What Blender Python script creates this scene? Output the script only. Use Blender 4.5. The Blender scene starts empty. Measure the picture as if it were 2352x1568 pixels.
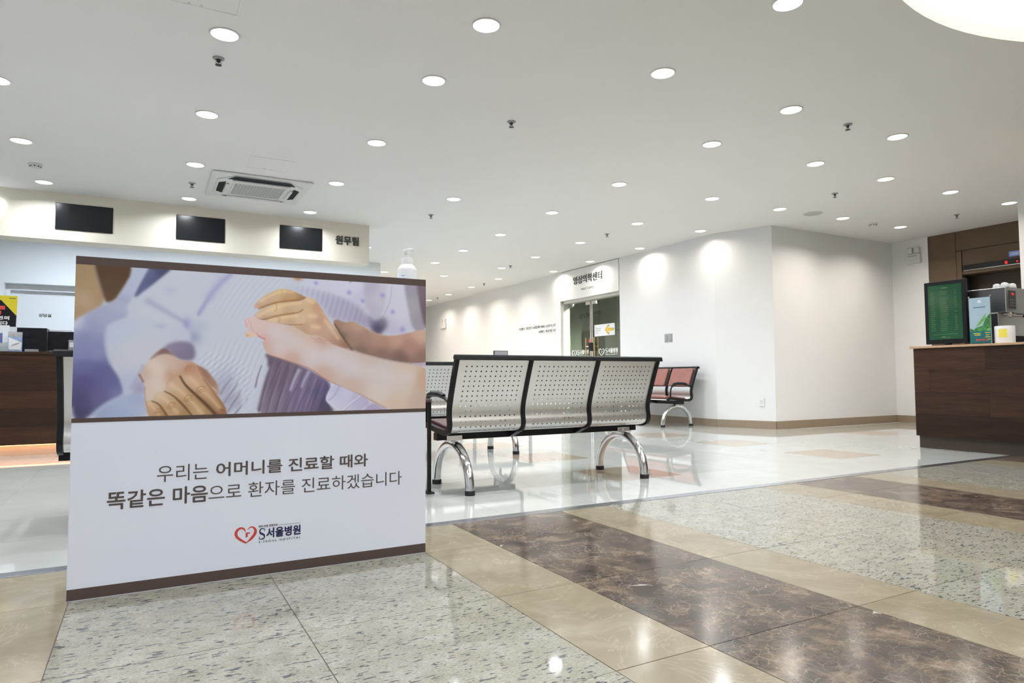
import bpy, bmesh, math, random
import numpy as np
from mathutils import Vector, Matrix

S = bpy.context.scene
COL = S.collection
random.seed(7)
PI = math.pi

# ------------------------------------------------------------------ camera
F_PX, YAW, PITCH, ROLL, EYE = 1538.18, 0.50106, 0.052665, -0.0054703, 0.72
fw = Vector((math.sin(YAW) * math.cos(PITCH), math.cos(YAW) * math.cos(PITCH), math.sin(PITCH)))
rt = Vector((math.cos(YAW), -math.sin(YAW), 0))
up = rt.cross(fw)
rt, up = rt * math.cos(ROLL) + up * math.sin(ROLL), up * math.cos(ROLL) - rt * math.sin(ROLL)
cam_data = bpy.data.cameras.new('camera')
cam_data.sensor_width = 36
cam_data.lens = F_PX / 2352 * 36
cam_data.clip_start = .05
cam = bpy.data.objects.new('camera', cam_data)
COL.objects.link(cam)
cam.matrix_world = Matrix(((rt.x, up.x, -fw.x, 0), (rt.y, up.y, -fw.y, 0), (rt.z, up.z, -fw.z, EYE), (0, 0, 0, 1)))
S.camera = cam

def in_view(x, y, z=0, margin=0.06):
    d = Vector((x, y, z - EYE))
    c = d.dot(fw)
    if c < .05:
        return False
    return abs(d.dot(rt) / c) < (1176 / F_PX) * (1 + margin) and abs(d.dot(up) / c) < (784 / F_PX) * (1 + margin)

# ------------------------------------------------------------------ world, exposure, lamp powers
world = bpy.data.worlds.new('world')
S.world = world
world.use_nodes = True
world.node_tree.nodes['Background'].inputs[0].default_value = (.9, .95, 1, 1)
world.node_tree.nodes['Background'].inputs[1].default_value = .02
S.view_settings.view_transform = 'Standard'
S.view_settings.look = 'None'
S.view_settings.gamma = 1
S.view_settings.use_curve_mapping = False
S.view_settings.exposure = 0.15
S.cycles.use_light_tree = False
S.cycles.max_bounces = 6
S.cycles.diffuse_bounces = 3
S.cycles.glossy_bounces = 3
S.cycles.transmission_bounces = 4
S.cycles.transparent_max_bounces = 10
S.cycles.caustics_reflective = False
S.cycles.caustics_refractive = False
COOL, WARM, COLD = (.90, .95, 1.0), (1.0, .915, .82), (.76, .87, 1.0)
LAMP_W = 9.2
LENS_E = 2.2

# ------------------------------------------------------------------ materials
MATS = {}
def new_mat(name):
    m = bpy.data.materials.new(name)
    m.use_nodes = True
    nt = m.node_tree
    b = nt.nodes['Principled BSDF']
    MATS[name] = m
    return m, nt, b

def node(nt, kind, **kw):
    n = nt.nodes.new(kind)
    for k, v in kw.items():
        if k.startswith('in_'):
            n.inputs[int(k[3:])].default_value = v
        else:
            setattr(n, k, v)
    return n

def ramp(nt, stops, src, interp='LINEAR'):
    r = nt.nodes.new('ShaderNodeValToRGB')
    r.color_ramp.interpolation = interp
    e = r.color_ramp.elements
    while len(e) < len(stops):
        e.new(.5)
    for el, (p, c) in zip(e, stops):
        el.position = p
        el.color = (*c, 1) if len(c) == 3 else c
    nt.links.new(src, r.inputs[0])
    return r.outputs[0]

def position(nt, scale=(1, 1, 1), per_object=0.0, local=False):
    if local:
        src = node(nt, 'ShaderNodeTexCoord').outputs['Object']
    else:
        src = node(nt, 'ShaderNodeNewGeometry').outputs['Position']
    if per_object:
        oi = node(nt, 'ShaderNodeObjectInfo')
        ml = node(nt, 'ShaderNodeMath', operation='MULTIPLY')
        ml.inputs[1].default_value = per_object
        nt.links.new(oi.outputs['Random'], ml.inputs[0])
        ad = node(nt, 'ShaderNodeVectorMath', operation='ADD')
        nt.links.new(src, ad.inputs[0])
        nt.links.new(ml.outputs[0], ad.inputs[1])
        src = ad.outputs[0]
    sc = node(nt, 'ShaderNodeVectorMath', operation='MULTIPLY')
    sc.inputs[1].default_value = scale
    nt.links.new(src, sc.inputs[0])
    return sc.outputs[0]

def noise(nt, vec, scale, detail=3, rough=.5, dist=0):
    n = node(nt, 'ShaderNodeTexNoise')
    n.inputs['Scale'].default_value = scale
    n.inputs['Detail'].default_value = detail
    n.inputs['Roughness'].default_value = rough
    n.inputs['Distortion'].default_value = dist
    nt.links.new(vec, n.inputs['Vector'])
    return n.outputs['Fac']

def mix(nt, fac, a, b):
    m = node(nt, 'ShaderNodeMix', data_type='RGBA')
    if isinstance(fac, float):
        m.inputs[0].default_value = fac
    else:
        nt.links.new(fac, m.inputs[0])
    for i, v in ((6, a), (7, b)):
        if isinstance(v, tuple):
            m.inputs[i].default_value = (*v, 1)
        else:
            nt.links.new(v, m.inputs[i])
    return m.outputs[2]

def bump(nt, b, src, strength, dist=.002):
    bp = node(nt, 'ShaderNodeBump')
    bp.inputs['Strength'].default_value = strength
    bp.inputs['Distance'].default_value = dist
    nt.links.new(src, bp.inputs['Height'])
    nt.links.new(bp.outputs[0], b.inputs['Normal'])

def plain(name, col, rough=.5, metal=0.0, var=.03, scale=8.0, spec=.5, coat=0.0, grain=0.0):
    """Principled material with a faint procedural unevenness."""
    m, nt, b = new_mat(name)
    v = position(nt)
    n = noise(nt, v, scale, 3)
    lo = tuple(max(0, c * (1 - var)) for c in col)
    hi = tuple(min(1, c * (1 + var)) for c in col)
    nt.links.new(ramp(nt, [(.3, lo), (.7, hi)], n), b.inputs['Base Color'])
    b.inputs['Roughness'].default_value = rough
    b.inputs['Metallic'].default_value = metal
    b.inputs['Specular IOR Level'].default_value = spec
    b.inputs['Coat Weight'].default_value = coat
    if grain:
        bump(nt, b, noise(nt, v, 350, 2), grain, .001)
    return m

def glow(name, col, strength):
    m, nt, b = new_mat(name)
    b.inputs['Base Color'].default_value = (.8, .8, .8, 1) if strength > 1.5 else (*[c * .3 for c in col], 1)
    b.inputs['Emission Color'].default_value = (*col, 1)
    b.inputs['Emission Strength'].default_value = strength
    return m

plain('wall_paint', (.86, .86, .86), .55, var=.008, scale=2, grain=.05)
plain('ceiling_paint', (.88, .872, .86), .75, var=.006, scale=2, grain=.03)
plain('soffit_paint', (.87, .81, .70), .6, var=.008, scale=2, grain=.04)
plain('recess_paint', (.84, .86, .88), .5, var=.01, scale=2)
plain('skirting', (.33, .255, .18), .4, var=.05, scale=25)
plain('grout', (.42, .40, .36), .8, var=.08, scale=40)
plain('stone_grout', (.16, .14, .12), .8, var=.1, scale=40)
plain('strip_metal', (.62, .66, .74), .22, 1.0, var=.1, scale=20)
plain('chrome', (.80, .80, .81), .1, 1.0, var=.06, scale=6)
plain('black_steel', (.012, .012, .013), .36, var=.2, scale=30, spec=.22)
plain('black_plastic', (.012, .012, .014), .36, var=.2, scale=30, spec=.22)
plain('rubber', (.01, .01, .01), .6, var=.2, scale=50)
plain('white_plastic', (.80, .80, .80), .3, var=.02, scale=20)
plain('offwhite_plastic', (.74, .73, .70), .35, var=.02, scale=20)
plain('grey_plastic', (.36, .37, .38), .4, var=.05, scale=30)
plain('dark_vent', (.008, .011, .012), .6, var=.2, scale=30, spec=.1)
plain('grille_grey', (.52, .52, .50), .5, var=.04, scale=30)
plain('maroon_vinyl', (.10, .035, .035), .32, var=.12, scale=14)
plain('tan_vinyl', (.29, .105, .08), .36, var=.12, scale=14)
plain('board_white', (.82, .86, .985), .4, var=.006, scale=3)
plain('print_brown', (.095, .062, .056), .42, var=.05, scale=30)
plain('letter_brown', (.095, .072, .066), .5, var=.05, scale=30)
plain('letter_navy', (.018, .02, .085), .5, var=.05, scale=30)
plain('letter_red', (.66, .06, .05), .5, var=.05, scale=30)
plain('letter_dark', (.05, .05, .05), .45, var=.05, scale=30)
plain('letter_grey', (.26, .26, .26), .5, var=.05, scale=30)
plain('letter_white', (.88, .9, .9), .5, var=.02, scale=30)
plain('elevator_brown', (.115, .074, .042), .5, var=.06, scale=6)
plain('elevator_dark', (.05, .034, .025), .4, var=.08, scale=6)
plain('black_screen', (.004, .006, .009), .2, var=.2, scale=10)
plain('paper', (.80, .82, .84), .6, var=.02, scale=20)
plain('frame_cream', (.68, .68, .60), .4, var=.02, scale=10)
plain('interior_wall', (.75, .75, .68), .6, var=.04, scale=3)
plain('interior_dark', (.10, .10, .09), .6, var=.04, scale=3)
plain('brass', (.78, .58, .26), .22, 1.0, var=.08, scale=30)
plain('counter_top', (.52, .33, .20), .4, var=.08, scale=20)
plain('yellow_print', (.72, .60, .02), .5, var=.03, scale=30)
plain('yellow_note', (.86, .76, .12), .6, var=.04, scale=40)
plain('arrow_yellow', (.80, .52, .06), .5, var=.03, scale=30)
plain('blue_print', (.13, .18, .48), .5, var=.1, scale=60)
plain('sky_print', (.36, .48, .56), .45, var=.06, scale=12)
plain('green_print', (.05, .22, .06), .45, var=.5, scale=45)
plain('lime_print', (.16, .40, .12), .45, var=.4, scale=45)
plain('teal_print', (.01, .14, .16), .45, var=.1, scale=30)
plain('grey_print', (.42, .42, .40), .5, var=.2, scale=40)
plain('card_blue', (.30, .40, .62), .5, var=.4, scale=30)
plain('desk_black', (.014, .014, .018), .36, var=.2, scale=20, spec=.22)
glow('lens_cool', (.96, .98, 1.0), LENS_E)
glow('lens_warm', (1.0, .93, .82), LENS_E)
glow('cove_light', (1.0, .97, .90), 2.0)
glow('led_amber', (1.0, .36, .11), 6.0)
glow('letter_lit', (.9, .95, 1.0), 4.0)
glow('digit_red', (1.0, .02, .015), .9)
glow('small_blue_light', (.25, .35, .8), .25)

def stainless(name, col, rough, stretch):
    m, nt, b = new_mat(name)
    n = noise(nt, position(nt, stretch), 90, 3)
    nt.links.new(ramp(nt, [(.3, tuple(c * .9 for c in col)), (.7, col)], n), b.inputs['Base Color'])
    b.inputs['Metallic'].default_value = 1
    b.inputs['Roughness'].default_value = rough
    return m
stainless('plate_steel', (.74, .73, .72), .34, (1, 1, 12))
stainless('machine_steel', (.68, .66, .64), .38, (1, 10, 1))
stainless('dark_steel', (.16, .16, .165), .34, (1, 10, 1))

def glass(name, col, rough=.0):
    m, nt, b = new_mat(name)
    out = nt.nodes['Material Output']
    tr = node(nt, 'ShaderNodeBsdfTransparent'); tr.inputs[0].default_value = (*col, 1)
    gl = node(nt, 'ShaderNodeBsdfGlossy'); gl.inputs['Roughness'].default_value = rough
    lw = node(nt, 'ShaderNodeLayerWeight'); lw.inputs[0].default_value = .5
    pw = node(nt, 'ShaderNodeMath', operation='POWER'); pw.inputs[1].default_value = 5
    nt.links.new(lw.outputs['Facing'], pw.inputs[0])
    fr = node(nt, 'ShaderNodeMapRange'); fr.inputs[3].default_value = .04; fr.inputs[4].default_value = 1
    nt.links.new(pw.outputs[0], fr.inputs[0])
    mx = node(nt, 'ShaderNodeMixShader')
    nt.links.new(fr.outputs[0], mx.inputs[0]); nt.links.new(tr.outputs[0], mx.inputs[1]); nt.links.new(gl.outputs[0], mx.inputs[2])
    nt.links.new(mx.outputs[0], out.inputs[0])
    return m
glass('door_glass', (.83, .89, .845))
glass('clear_plastic', (.93, .95, .95), .05)

def tile_mat(name, a, b_, rough):
    m, nt, b = new_mat(name)
    v = position(nt, (1, 1, 1), 40)
    n1 = noise(nt, v, 2.2, 4, .6, .6)
    n2 = noise(nt, v, 60, 3)
    c = ramp(nt, [(.3, a), (.7, b_)], n1)
    c = mix(nt, ramp(nt, [(.5, (0, 0, 0)), (.8, (.12, .12, .12))], n2), c, (.55, .53, .47))
    nt.links.new(c, b.inputs['Base Color'])
    b.inputs['Roughness'].default_value = rough
    b.inputs['Specular IOR Level'].default_value = .52
    bump(nt, b, noise(nt, v, 3.0, 2), .025, .004)
    return m
tile_mat('white_porcelain', (.475, .485, .455), (.54, .55, .52), .03)
tile_mat('beige_porcelain', (.40, .315, .24), (.47, .38, .30), .05)

def granite():
    m, nt, b = new_mat('granite')
    v = position(nt, (1, 1, 1), 30)
    vs = position(nt, (.45, 1.25, 1), 30)
    base = ramp(nt, [(.3, (.325, .302, .24)), (.55, (.39, .37, .305)), (.75, (.44, .42, .365))], noise(nt, v, 14, 4, .6))
    fine = ramp(nt, [(.40, (.72, .72, .72)), (.62, (1, 1, 1))], noise(nt, v, 150, 2))
    mul = node(nt, 'ShaderNodeMix', data_type='RGBA', blend_type='MULTIPLY'); mul.inputs[0].default_value = .8
    nt.links.new(base, mul.inputs[6]); nt.links.new(fine, mul.inputs[7])
    f1 = ramp(nt, [(.605, (0, 0, 0)), (.64, (1, 1, 1))], noise(nt, vs, 88, 2, .45, .3))
    f2 = ramp(nt, [(.62, (0, 0, 0)), (.70, (.7, .7, .7))], noise(nt, vs, 150, 2, .5, .2))
    c = mix(nt, f2, mul.outputs[2], (.27, .25, .21))
    c = mix(nt, f1, c, (.085, .085, .095))
    nt.links.new(c, b.inputs['Base Color'])
    b.inputs['Roughness'].default_value = .045
    b.inputs['Specular IOR Level'].default_value = .55
granite()

def marble_beige():
    m, nt, b = new_mat('beige_marble')
    v = position(nt, (1, 1, 1), 30)
    base = ramp(nt, [(.3, (.25, .205, .135)), (.55, (.305, .255, .175)), (.75, (.36, .31, .225))], noise(nt, v, 5, 6, .65, .8))
    vein = ramp(nt, [(.485, (0, 0, 0)), (.5, (.22, .22, .22)), (.515, (0, 0, 0))], noise(nt, v, 2.6, 4, .6, 1.6))
    c = mix(nt, vein, base, (.55, .48, .37))
    dots = ramp(nt, [(.70, (0, 0, 0)), (.74, (.5, .5, .5))], noise(nt, v, 60, 2))
    c = mix(nt, dots, c, (.27, .21, .13))
    nt.links.new(c, b.inputs['Base Color'])
    b.inputs['Roughness'].default_value = .13
    b.inputs['Specular IOR Level'].default_value = .55
marble_beige()

def marble_brown():
    m, nt, b = new_mat('brown_marble')
    v = position(nt, (1, 1, 1), 30)
    nz = node(nt, 'ShaderNodeTexNoise'); nz.inputs['Scale'].default_value = 7; nz.inputs['Detail'].default_value = 4
    nt.links.new(v, nz.inputs['Vector'])
    sc = node(nt, 'ShaderNodeVectorMath', operation='SCALE'); sc.inputs['Scale'].default_value = .11
    nt.links.new(nz.outputs['Color'], sc.inputs[0])
    ad = node(nt, 'ShaderNodeVectorMath', operation='ADD')
    nt.links.new(v, ad.inputs[0]); nt.links.new(sc.outputs[0], ad.inputs[1])
    base = ramp(nt, [(.34, (.025, .019, .017)), (.45, (.062, .045, .036)), (.55, (.125, .09, .066)), (.70, (.28, .21, .155))], noise(nt, v, 8, 9, .72, .4))
    vo = node(nt, 'ShaderNodeTexVoronoi', feature='DISTANCE_TO_EDGE'); vo.inputs['Scale'].default_value = 30
    nt.links.new(ad.outputs[0], vo.inputs['Vector'])
    vein = ramp(nt, [(0.0, (.55, .55, .55)), (.035, (.14, .14, .14)), (.08, (0, 0, 0))], vo.outputs['Distance'])
    gate = ramp(nt, [(.40, (.06, .06, .06)), (.62, (1, 1, 1))], noise(nt, v, 5.5, 5, .65))
    mu = node(nt, 'ShaderNodeMix', data_type='RGBA', blend_type='MULTIPLY'); mu.inputs[0].default_value = 1
    nt.links.new(vein, mu.inputs[6]); nt.links.new(gate, mu.inputs[7])
    c = mix(nt, mu.outputs[2], base, (.40, .33, .26))
    sp = ramp(nt, [(.715, (0, 0, 0)), (.74, (.75, .75, .75))], noise(nt, ad.outputs[0], 11, 3, .5, .4))
    c = mix(nt, sp, c, (.58, .52, .45))
    nt.links.new(c, b.inputs['Base Color'])
    b.inputs['Roughness'].default_value = .16
    b.inputs['Specular IOR Level'].default_value = .55
marble_brown()

def wood(name, dark, light, axis, rough=.42):
    m, nt, b = new_mat(name)
    st = [14, 14, 14]; st[axis] = 1.1
    v = position(nt, tuple(st), 9)
    n1 = noise(nt, v, 1.6, 6, .65, .9)
    n2 = noise(nt, v, 7, 3, .6, .3)
    c = ramp(nt, [(.25, dark), (.75, light)], n1)
    c = mix(nt, ramp(nt, [(.45, (0, 0, 0)), (.7, (.5, .5, .5))], n2), c, tuple(x * .55 for x in dark))
    oi = node(nt, 'ShaderNodeObjectInfo')
    hs = node(nt, 'ShaderNodeHueSaturation')
    mr = node(nt, 'ShaderNodeMapRange'); mr.inputs[3].default_value = .62; mr.inputs[4].default_value = 1.35
    nt.links.new(oi.outputs['Random'], mr.inputs[0]); nt.links.new(mr.outputs[0], hs.inputs['Value'])
    nt.links.new(c, hs.inputs['Color'])
    nt.links.new(hs.outputs[0], b.inputs['Base Color'])
    b.inputs['Roughness'].default_value = rough
    b.inputs['Specular IOR Level'].default_value = .28
    bump(nt, b, n2, .08, .002)
wood('walnut_y', (.026, .012, .007), (.066, .031, .017), 1)
wood('walnut_x', (.030, .013, .007), (.076, .034, .016), 0)

def printed():
    m, nt, b = new_mat('printed_picture')
    at = node(nt, 'ShaderNodeVertexColor', layer_name='print')
    nt.links.new(at.outputs[0], b.inputs['Base Color'])
    b.inputs['Roughness'].default_value = .42
printed()

def menu_screen():
    m, nt, b = new_mat('menu_screen')
    n = noise(nt, position(nt), 3, 2)
    c = ramp(nt, [(.35, (.008, .050, .020)), (.65, (.013, .072, .032))], n)
    nt.links.new(c, b.inputs['Base Color']); nt.links.new(c, b.inputs['Emission Color'])
    b.inputs['Emission Strength'].default_value = .3
    b.inputs['Roughness'].default_value = .08
menu_screen()
glow('menu_text', (.30, .42, .16), .06)
MATS['menu_text'].node_tree.nodes['Principled BSDF'].inputs['Base Color'].default_value = (.16, .24, .08, 1)

# ------------------------------------------------------------------ mesh helpers
class MB:
    """Collects shapes and links them as one mesh object."""
    def __init__(self):
        self.v, self.f = [], []
    def add(self, vs, fs):
        o = len(self.v)
        self.v += [tuple(p) for p in vs]
        self.f += [tuple(i + o for i in q) for q in fs]
        return self
    def box(self, x0, y0, z0, x1, y1, z1):
        vs = [(x, y, z) for z in (z0, z1) for y in (y0, y1) for x in (x0, x1)]
        return self.add(vs, [(0, 2, 3, 1), (4, 5, 7, 6), (0, 1, 5, 4), (2, 6, 7, 3), (0, 4, 6, 2), (1, 3, 7, 5)])
    def prism(self, poly, axis, a, b):
        """Polygon in the two other axes, pulled from a to b along axis."""
        def P(u, w, t):
            return {0: (t, u, w), 1: (u, t, w), 2: (u, w, t)}[axis]
        n = len(poly)
        vs = [P(u, w, a) for u, w in poly] + [P(u, w, b) for u, w in poly]
        area = sum(poly[i][0] * poly[(i + 1) % n][1] - poly[(i + 1) % n][0] * poly[i][1] for i in range(n))
        flip = (area > 0) ^ (axis == 1) ^ (b < a)
        c0, c1 = tuple(range(n)), tuple(range(n, 2 * n))
        sides = [(i, (i + 1) % n, (i + 1) % n + n, i + n) for i in range(n)]
        if flip:
            return self.add(vs, [c0[::-1], c1] + sides)
        return self.add(vs, [c0, c1[::-1]] + [s[::-1] for s in sides])
    def tube(self, pts, r, seg=12, caps=True):
        pts = [Vector(p) for p in pts]
        rs = r if isinstance(r, (list, tuple)) else [r] * len(pts)
        vs, fs = [], []
        t0 = (pts[1] - pts[0]).normalized()
        ref = Vector((0, 0, 1)) if abs(t0.z) < .9 else Vector((1, 0, 0))
        nrm = t0.cross(ref).normalized()
        for i, p in enumerate(pts):
            t = (pts[min(i + 1, len(pts) - 1)] - pts[max(i - 1, 0)]).normalized()
            nrm = (nrm - t * nrm.dot(t)).normalized()
            bn = t.cross(nrm)
            for k in range(seg):
                a = 2 * PI * k / seg
                vs.append(p + (nrm * math.cos(a) + bn * math.sin(a)) * rs[i])
        n = len(pts)
        for i in range(n - 1):
            for k in range(seg):
                k2 = (k + 1) % seg
                fs.append((i * seg + k, i * seg + k2, (i + 1) * seg + k2, (i + 1) * seg + k))
        if caps:
            fs.append(tuple(range(seg))[::-1])
            fs.append(tuple(range((n - 1) * seg, n * seg)))
        return self.add(vs, fs)
    def lathe(self, prof, seg=24, c=(0, 0, 0), caps=True):
        vs, fs = [], []
        for r, z in prof:
            for k in range(seg):
                a = 2 * PI * k / seg
                vs.append((c[0] + r * math.cos(a), c[1] + r * math.sin(a), c[2] + z))
        for i in range(len(prof) - 1):
            for k in range(seg):
                k2 = (k + 1) % seg
                fs.append((i * seg + k, i * seg + k2, (i + 1) * seg + k2, (i + 1) * seg + k))
        if caps:
            fs.append(tuple(range(seg))[::-1])
            fs.append(tuple(range((len(prof) - 1) * seg, len(prof) * seg)))
        return self.add(vs, fs)
    def mesh(self, name, mat, smooth=False):
        me = bpy.data.meshes.new(name)
        me.from_pydata(self.v, [], self.f)
        bm = bmesh.new(); bm.from_mesh(me)
        bmesh.ops.recalc_face_normals(bm, faces=bm.faces)
        bm.to_mesh(me); bm.free()
        me.materials.append(MATS[mat])
        if smooth:
            me.polygons.foreach_set('use_smooth', [True] * len(me.polygons))
            try:
                me.set_sharp_from_angle(angle=math.radians(38))
            except Exception:
                pass
        return me
    def build(self, name, mat, parent=None, smooth=False, bevel=0.0, seg=2):
        return link(name, self.mesh(name, mat, smooth), parent, bevel, seg)

def link(name, me, parent=None, bevel=0.0, seg=2):
    o = bpy.data.objects.new(name, me)
    COL.objects.link(o)
    o.parent = parent
    if bevel:
        md = o.modifiers.new('bevel', 'BEVEL')
        md.width = bevel; md.segments = seg; md.limit_method = 'ANGLE'
    return o

def tag(o, label, cat, group=None):
    o['label'] = label; o['category'] = cat
    if group:
        o['group'] = group
    return o

def struct(o, label=None):
    o['kind'] = 'structure'
    if label:
        o['label'] = label
    return o

def thing(name, label, cat, loc=(0, 0, 0), rz=0.0, group=None):
    o = bpy.data.objects.new(name, None)
    o.empty_display_size = .1
    COL.objects.link(o)
    o.location = loc; o.rotation_euler = (0, 0, rz)
    return tag(o, label, cat, group)

def copy_tree(o, parent=None):
    c = o.copy(); COL.objects.link(c); c.parent = parent
    for ch in list(o.children):
        copy_tree(ch, c)
    return c

def lettering(name, body, mat, parent, origin, xdir, updir, w, h, bold=0.0, depth=0.0, align='fit'):
    """Text fitted into a w x h box whose lower left corner is origin."""
    cu = bpy.data.curves.new(name, 'FONT')
    cu.body = body; cu.size = 1; cu.resolution_u = 3
    tmp = bpy.data.objects.new(name, cu); COL.objects.link(tmp)
    bpy.context.view_layer.update()
    me = bpy.data.meshes.new_from_object(tmp.evaluated_get(bpy.context.evaluated_depsgraph_get()))
    bpy.data.objects.remove(tmp); bpy.data.curves.remove(cu)
    if bold:                                                         # heavier strokes: the outline laid over itself, shifted a little
        bm = bmesh.new()
        for dx, dy in ((1, 0), (-1, 0), (0, 1), (0, -1), (.7, .7), (-.7, .7), (.7, -.7), (-.7, -.7)):
            n0 = len(bm.verts); bm.from_mesh(me); bm.verts.ensure_lookup_table()
            bmesh.ops.translate(bm, verts=bm.verts[n0:], vec=(dx * bold, dy * bold, n0 * .001))
        bm.to_mesh(me); bm.free()
    co = np.array([v.co for v in me.vertices])
    lo, hi = co.min(0), co.max(0)
    X, U, O = Vector(xdir), Vector(updir), Vector(origin)
    Nn = X.cross(U)
    for v in me.vertices:
        u = (v.co.x - lo[0]) / (hi[0] - lo[0]) * w
        t = (v.co.y - lo[1]) / (hi[1] - lo[1]) * h
        v.co = O + X * u + U * t + Nn * (v.co.z / max(hi[2], 1e-9) * .00035 if bold and not depth else v.co.z / max(hi[2], 1e-9) * .0006 if bold else 0)
    if depth:
        bm = bmesh.new(); bm.from_mesh(me)
        r = bmesh.ops.extrude_face_region(bm, geom=list(bm.faces))
        bmesh.ops.translate(bm, verts=[g for g in r['geom'] if isinstance(g, bmesh.types.BMVert)], vec=Nn * depth)
        bmesh.ops.recalc_face_normals(bm, faces=bm.faces)
        bm.to_mesh(me); bm.free()
    me.materials.clear(); me.materials.append(MATS[mat])
    me.name = name
    return link(name, me, parent)

# ------------------------------------------------------------------ room shell
H = 2.758
floor = struct(MB().box(-4.2, -3.2, -.12, 10.6, 19.4, -.0028).build('floor', 'grout'), 'glossy tiled lobby floor, white porcelain beyond bands of stone')
MB().box(-4.0, -3.0, -.0027, 10.14, 3.06, -.0022).build('stone_bed', 'stone_grout', floor)

def tile_mesh(w, d, mat):
    m = MB().box(-w / 2, -d / 2, -.007, w / 2, d / 2, 0).mesh('tile', mat)
    return m
TILE = {k: tile_mesh(.5935, .5835, k) for k in ('white_porcelain', 'beige_porcelain')}
rest = {'white_porcelain': MB(), 'beige_porcelain': MB()}
for k in range(-10, 15):
    for j in range(0, 28):
        x0, y0 = 1.67 + .595 * k, 3.14 + .585 * j
        cx, cy = x0 + .2975, y0 + .2925
        if (cx < 3.6 and cy > 11.7) or (cx > 7.4 and 6.3 < cy < 8.2) or (cx > 9.7 and cy > 6.3) or cy > 18.8 or (cx > 7.4 and cy > 13):
            continue
        mat = 'beige_porcelain' if (k % 4 == 2 and j % 2 == 1) else 'white_porcelain'
        seen = any(in_view(x0 + a * .59, y0 + b * .58, 0, .02) for a in (0, .5, 1) for b in (0, .5, 1))
        if seen and cy < 8.3:
            o = link('tile', TILE[mat], floor)
            o.location = (cx, cy, 0)
            o.rotation_euler = (random.gauss(0, .00035), random.gauss(0, .00035), 0)
        else:
            rest[mat].box(x0 + .0008, y0 + .0008, -.007, x0 + .5942, y0 + .5842, -.0002)
for mat, mb in rest.items():
    o = mb.build('far_tiles', mat, floor); o['kind'] = 'stuff'

offs = [0, .311, .944, 1.246, 1.864, 2.474]
kinds = ['beige_marble', 'brown_marble', 'beige_marble', 'granite', 'granite']
rows = [3.06, 2.617, 1.985, 1.352, .72, .087, -.546, -1.18, -1.81, -2.44, -3.0]
rest = {k: MB() for k in set(kinds)}
for n in range(-3, 4):
    for c in range(5):
        x0, x1 = 1.026 + 2.474 * n + offs[c], 1.026 + 2.474 * n + offs[c + 1]
        if x1 < -4 or x0 > 10.1:
            continue
        for r in range(len(rows) - 1):
            y1, y0 = rows[r], rows[r + 1]
            g = .0014
            if any(in_view(x0 + a * (x1 - x0), y0 + b * (y1 - y0), 0, .02) for a in (0, .25, .5, .75, 1) for b in (0, .5, 1)):
                w, d = x1 - x0 - 2 * g, y1 - y0 - 2 * g
                o = MB().box(-w / 2, -d / 2, -.007, w / 2, d / 2, 0).build('stone_slab', kinds[c], floor)
                o.location = ((x0 + x1) / 2, (y0 + y1) / 2, 0)
                o.rotation_euler = (random.gauss(0, .0003), random.gauss(0, .0003), 0)
            else:
                rest[kinds[c]].box(x0 + g, y0 + g, -.007, x1 - g, y1 - g, -.0002)
for mat, mb in rest.items():
    o = mb.build('outer_slabs', mat, floor); o['kind'] = 'stuff'
struct(MB().box(-4, 3.064, -.006, 10.13, 3.134, .0012).build('trim_1', 'strip_metal', None, bevel=.0008), 'brushed metal threshold strip between stone bands and white tiles')

# ceiling with a round recess
CC, CR = (4.0, .11), 2.02
def ceiling():
    bx = (CC[0] - 2.5, CC[1] - 2.5, CC[0] + 2.5, CC[1] + 2.5)
    mb = MB()
    def rect(x0, y0, x1, y1):
        mb.add([(x0, y0, H), (x1, y0, H), (x1, y1, H), (x0, y1, H)], [(0, 3, 2, 1)])
    X0, Y0, X1, Y1 = -4.2, -3.2, 10.6, 19.4
    rect(X0, Y0, X1, bx[1]); rect(X0, bx[3], X1, Y1); rect(X0, bx[1], bx[0], bx[3]); rect(bx[2], bx[1], X1, bx[3])
    n = 96; vs, fs = [], []
    for i in range(n):
        a = 2 * PI * i / n
        c, s = math.cos(a), math.sin(a)
        m = 2.5 / max(abs(c), abs(s))
        vs += [(CC[0] + CR * c, CC[1] + CR * s, H), (CC[0] + m * c, CC[1] + m * s, H)]
    for i in range(n):
        j = (i + 1) % n
        fs.append((2 * i, 2 * i + 1, 2 * j + 1, 2 * j))
    mb.add(vs, fs)
    me = bpy.data.meshes.new('ceiling'); me.from_pydata(mb.v, [], mb.f); me.materials.append(MATS['ceiling_paint'])
    c = struct(link('ceiling', me), 'smooth white ceiling dotted with round downlights')
    vs, fs = [], []
    for i in range(n):
        a = 2 * PI * i / n
        for z in (H, H + .09):
            vs.append((CC[0] + CR * math.cos(a), CC[1] + CR * math.sin(a), z))
    for i in range(n):
        j = (i + 1) % n
        fs.append((2 * i, 2 * j, 2 * j + 1, 2 * i + 1))
    MB().add(vs, fs).build('recess_rim', 'soffit_paint', c, True)
    return c
ceil = ceiling()
lamp = thing('ceiling_panel_lamp', 'large round glowing ceiling light cut by upper right corner', 'ceiling light', (CC[0], CC[1], H + .085))
MB().lathe([(CR - .004, 0), (CR - .004, .03)], 96).build('diffuser', 'cove_light', lamp)
MB().lathe([(CR - .002, .031), (CR - .002, .06)], 96).build('backplate', 'white_plastic', lamp)

def wall(name, boxes, mat='wall_paint', label=None):
    mb = MB()
    for b in boxes:
        mb.box(*b)
    return struct(mb.build(name, mat), label)

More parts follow.
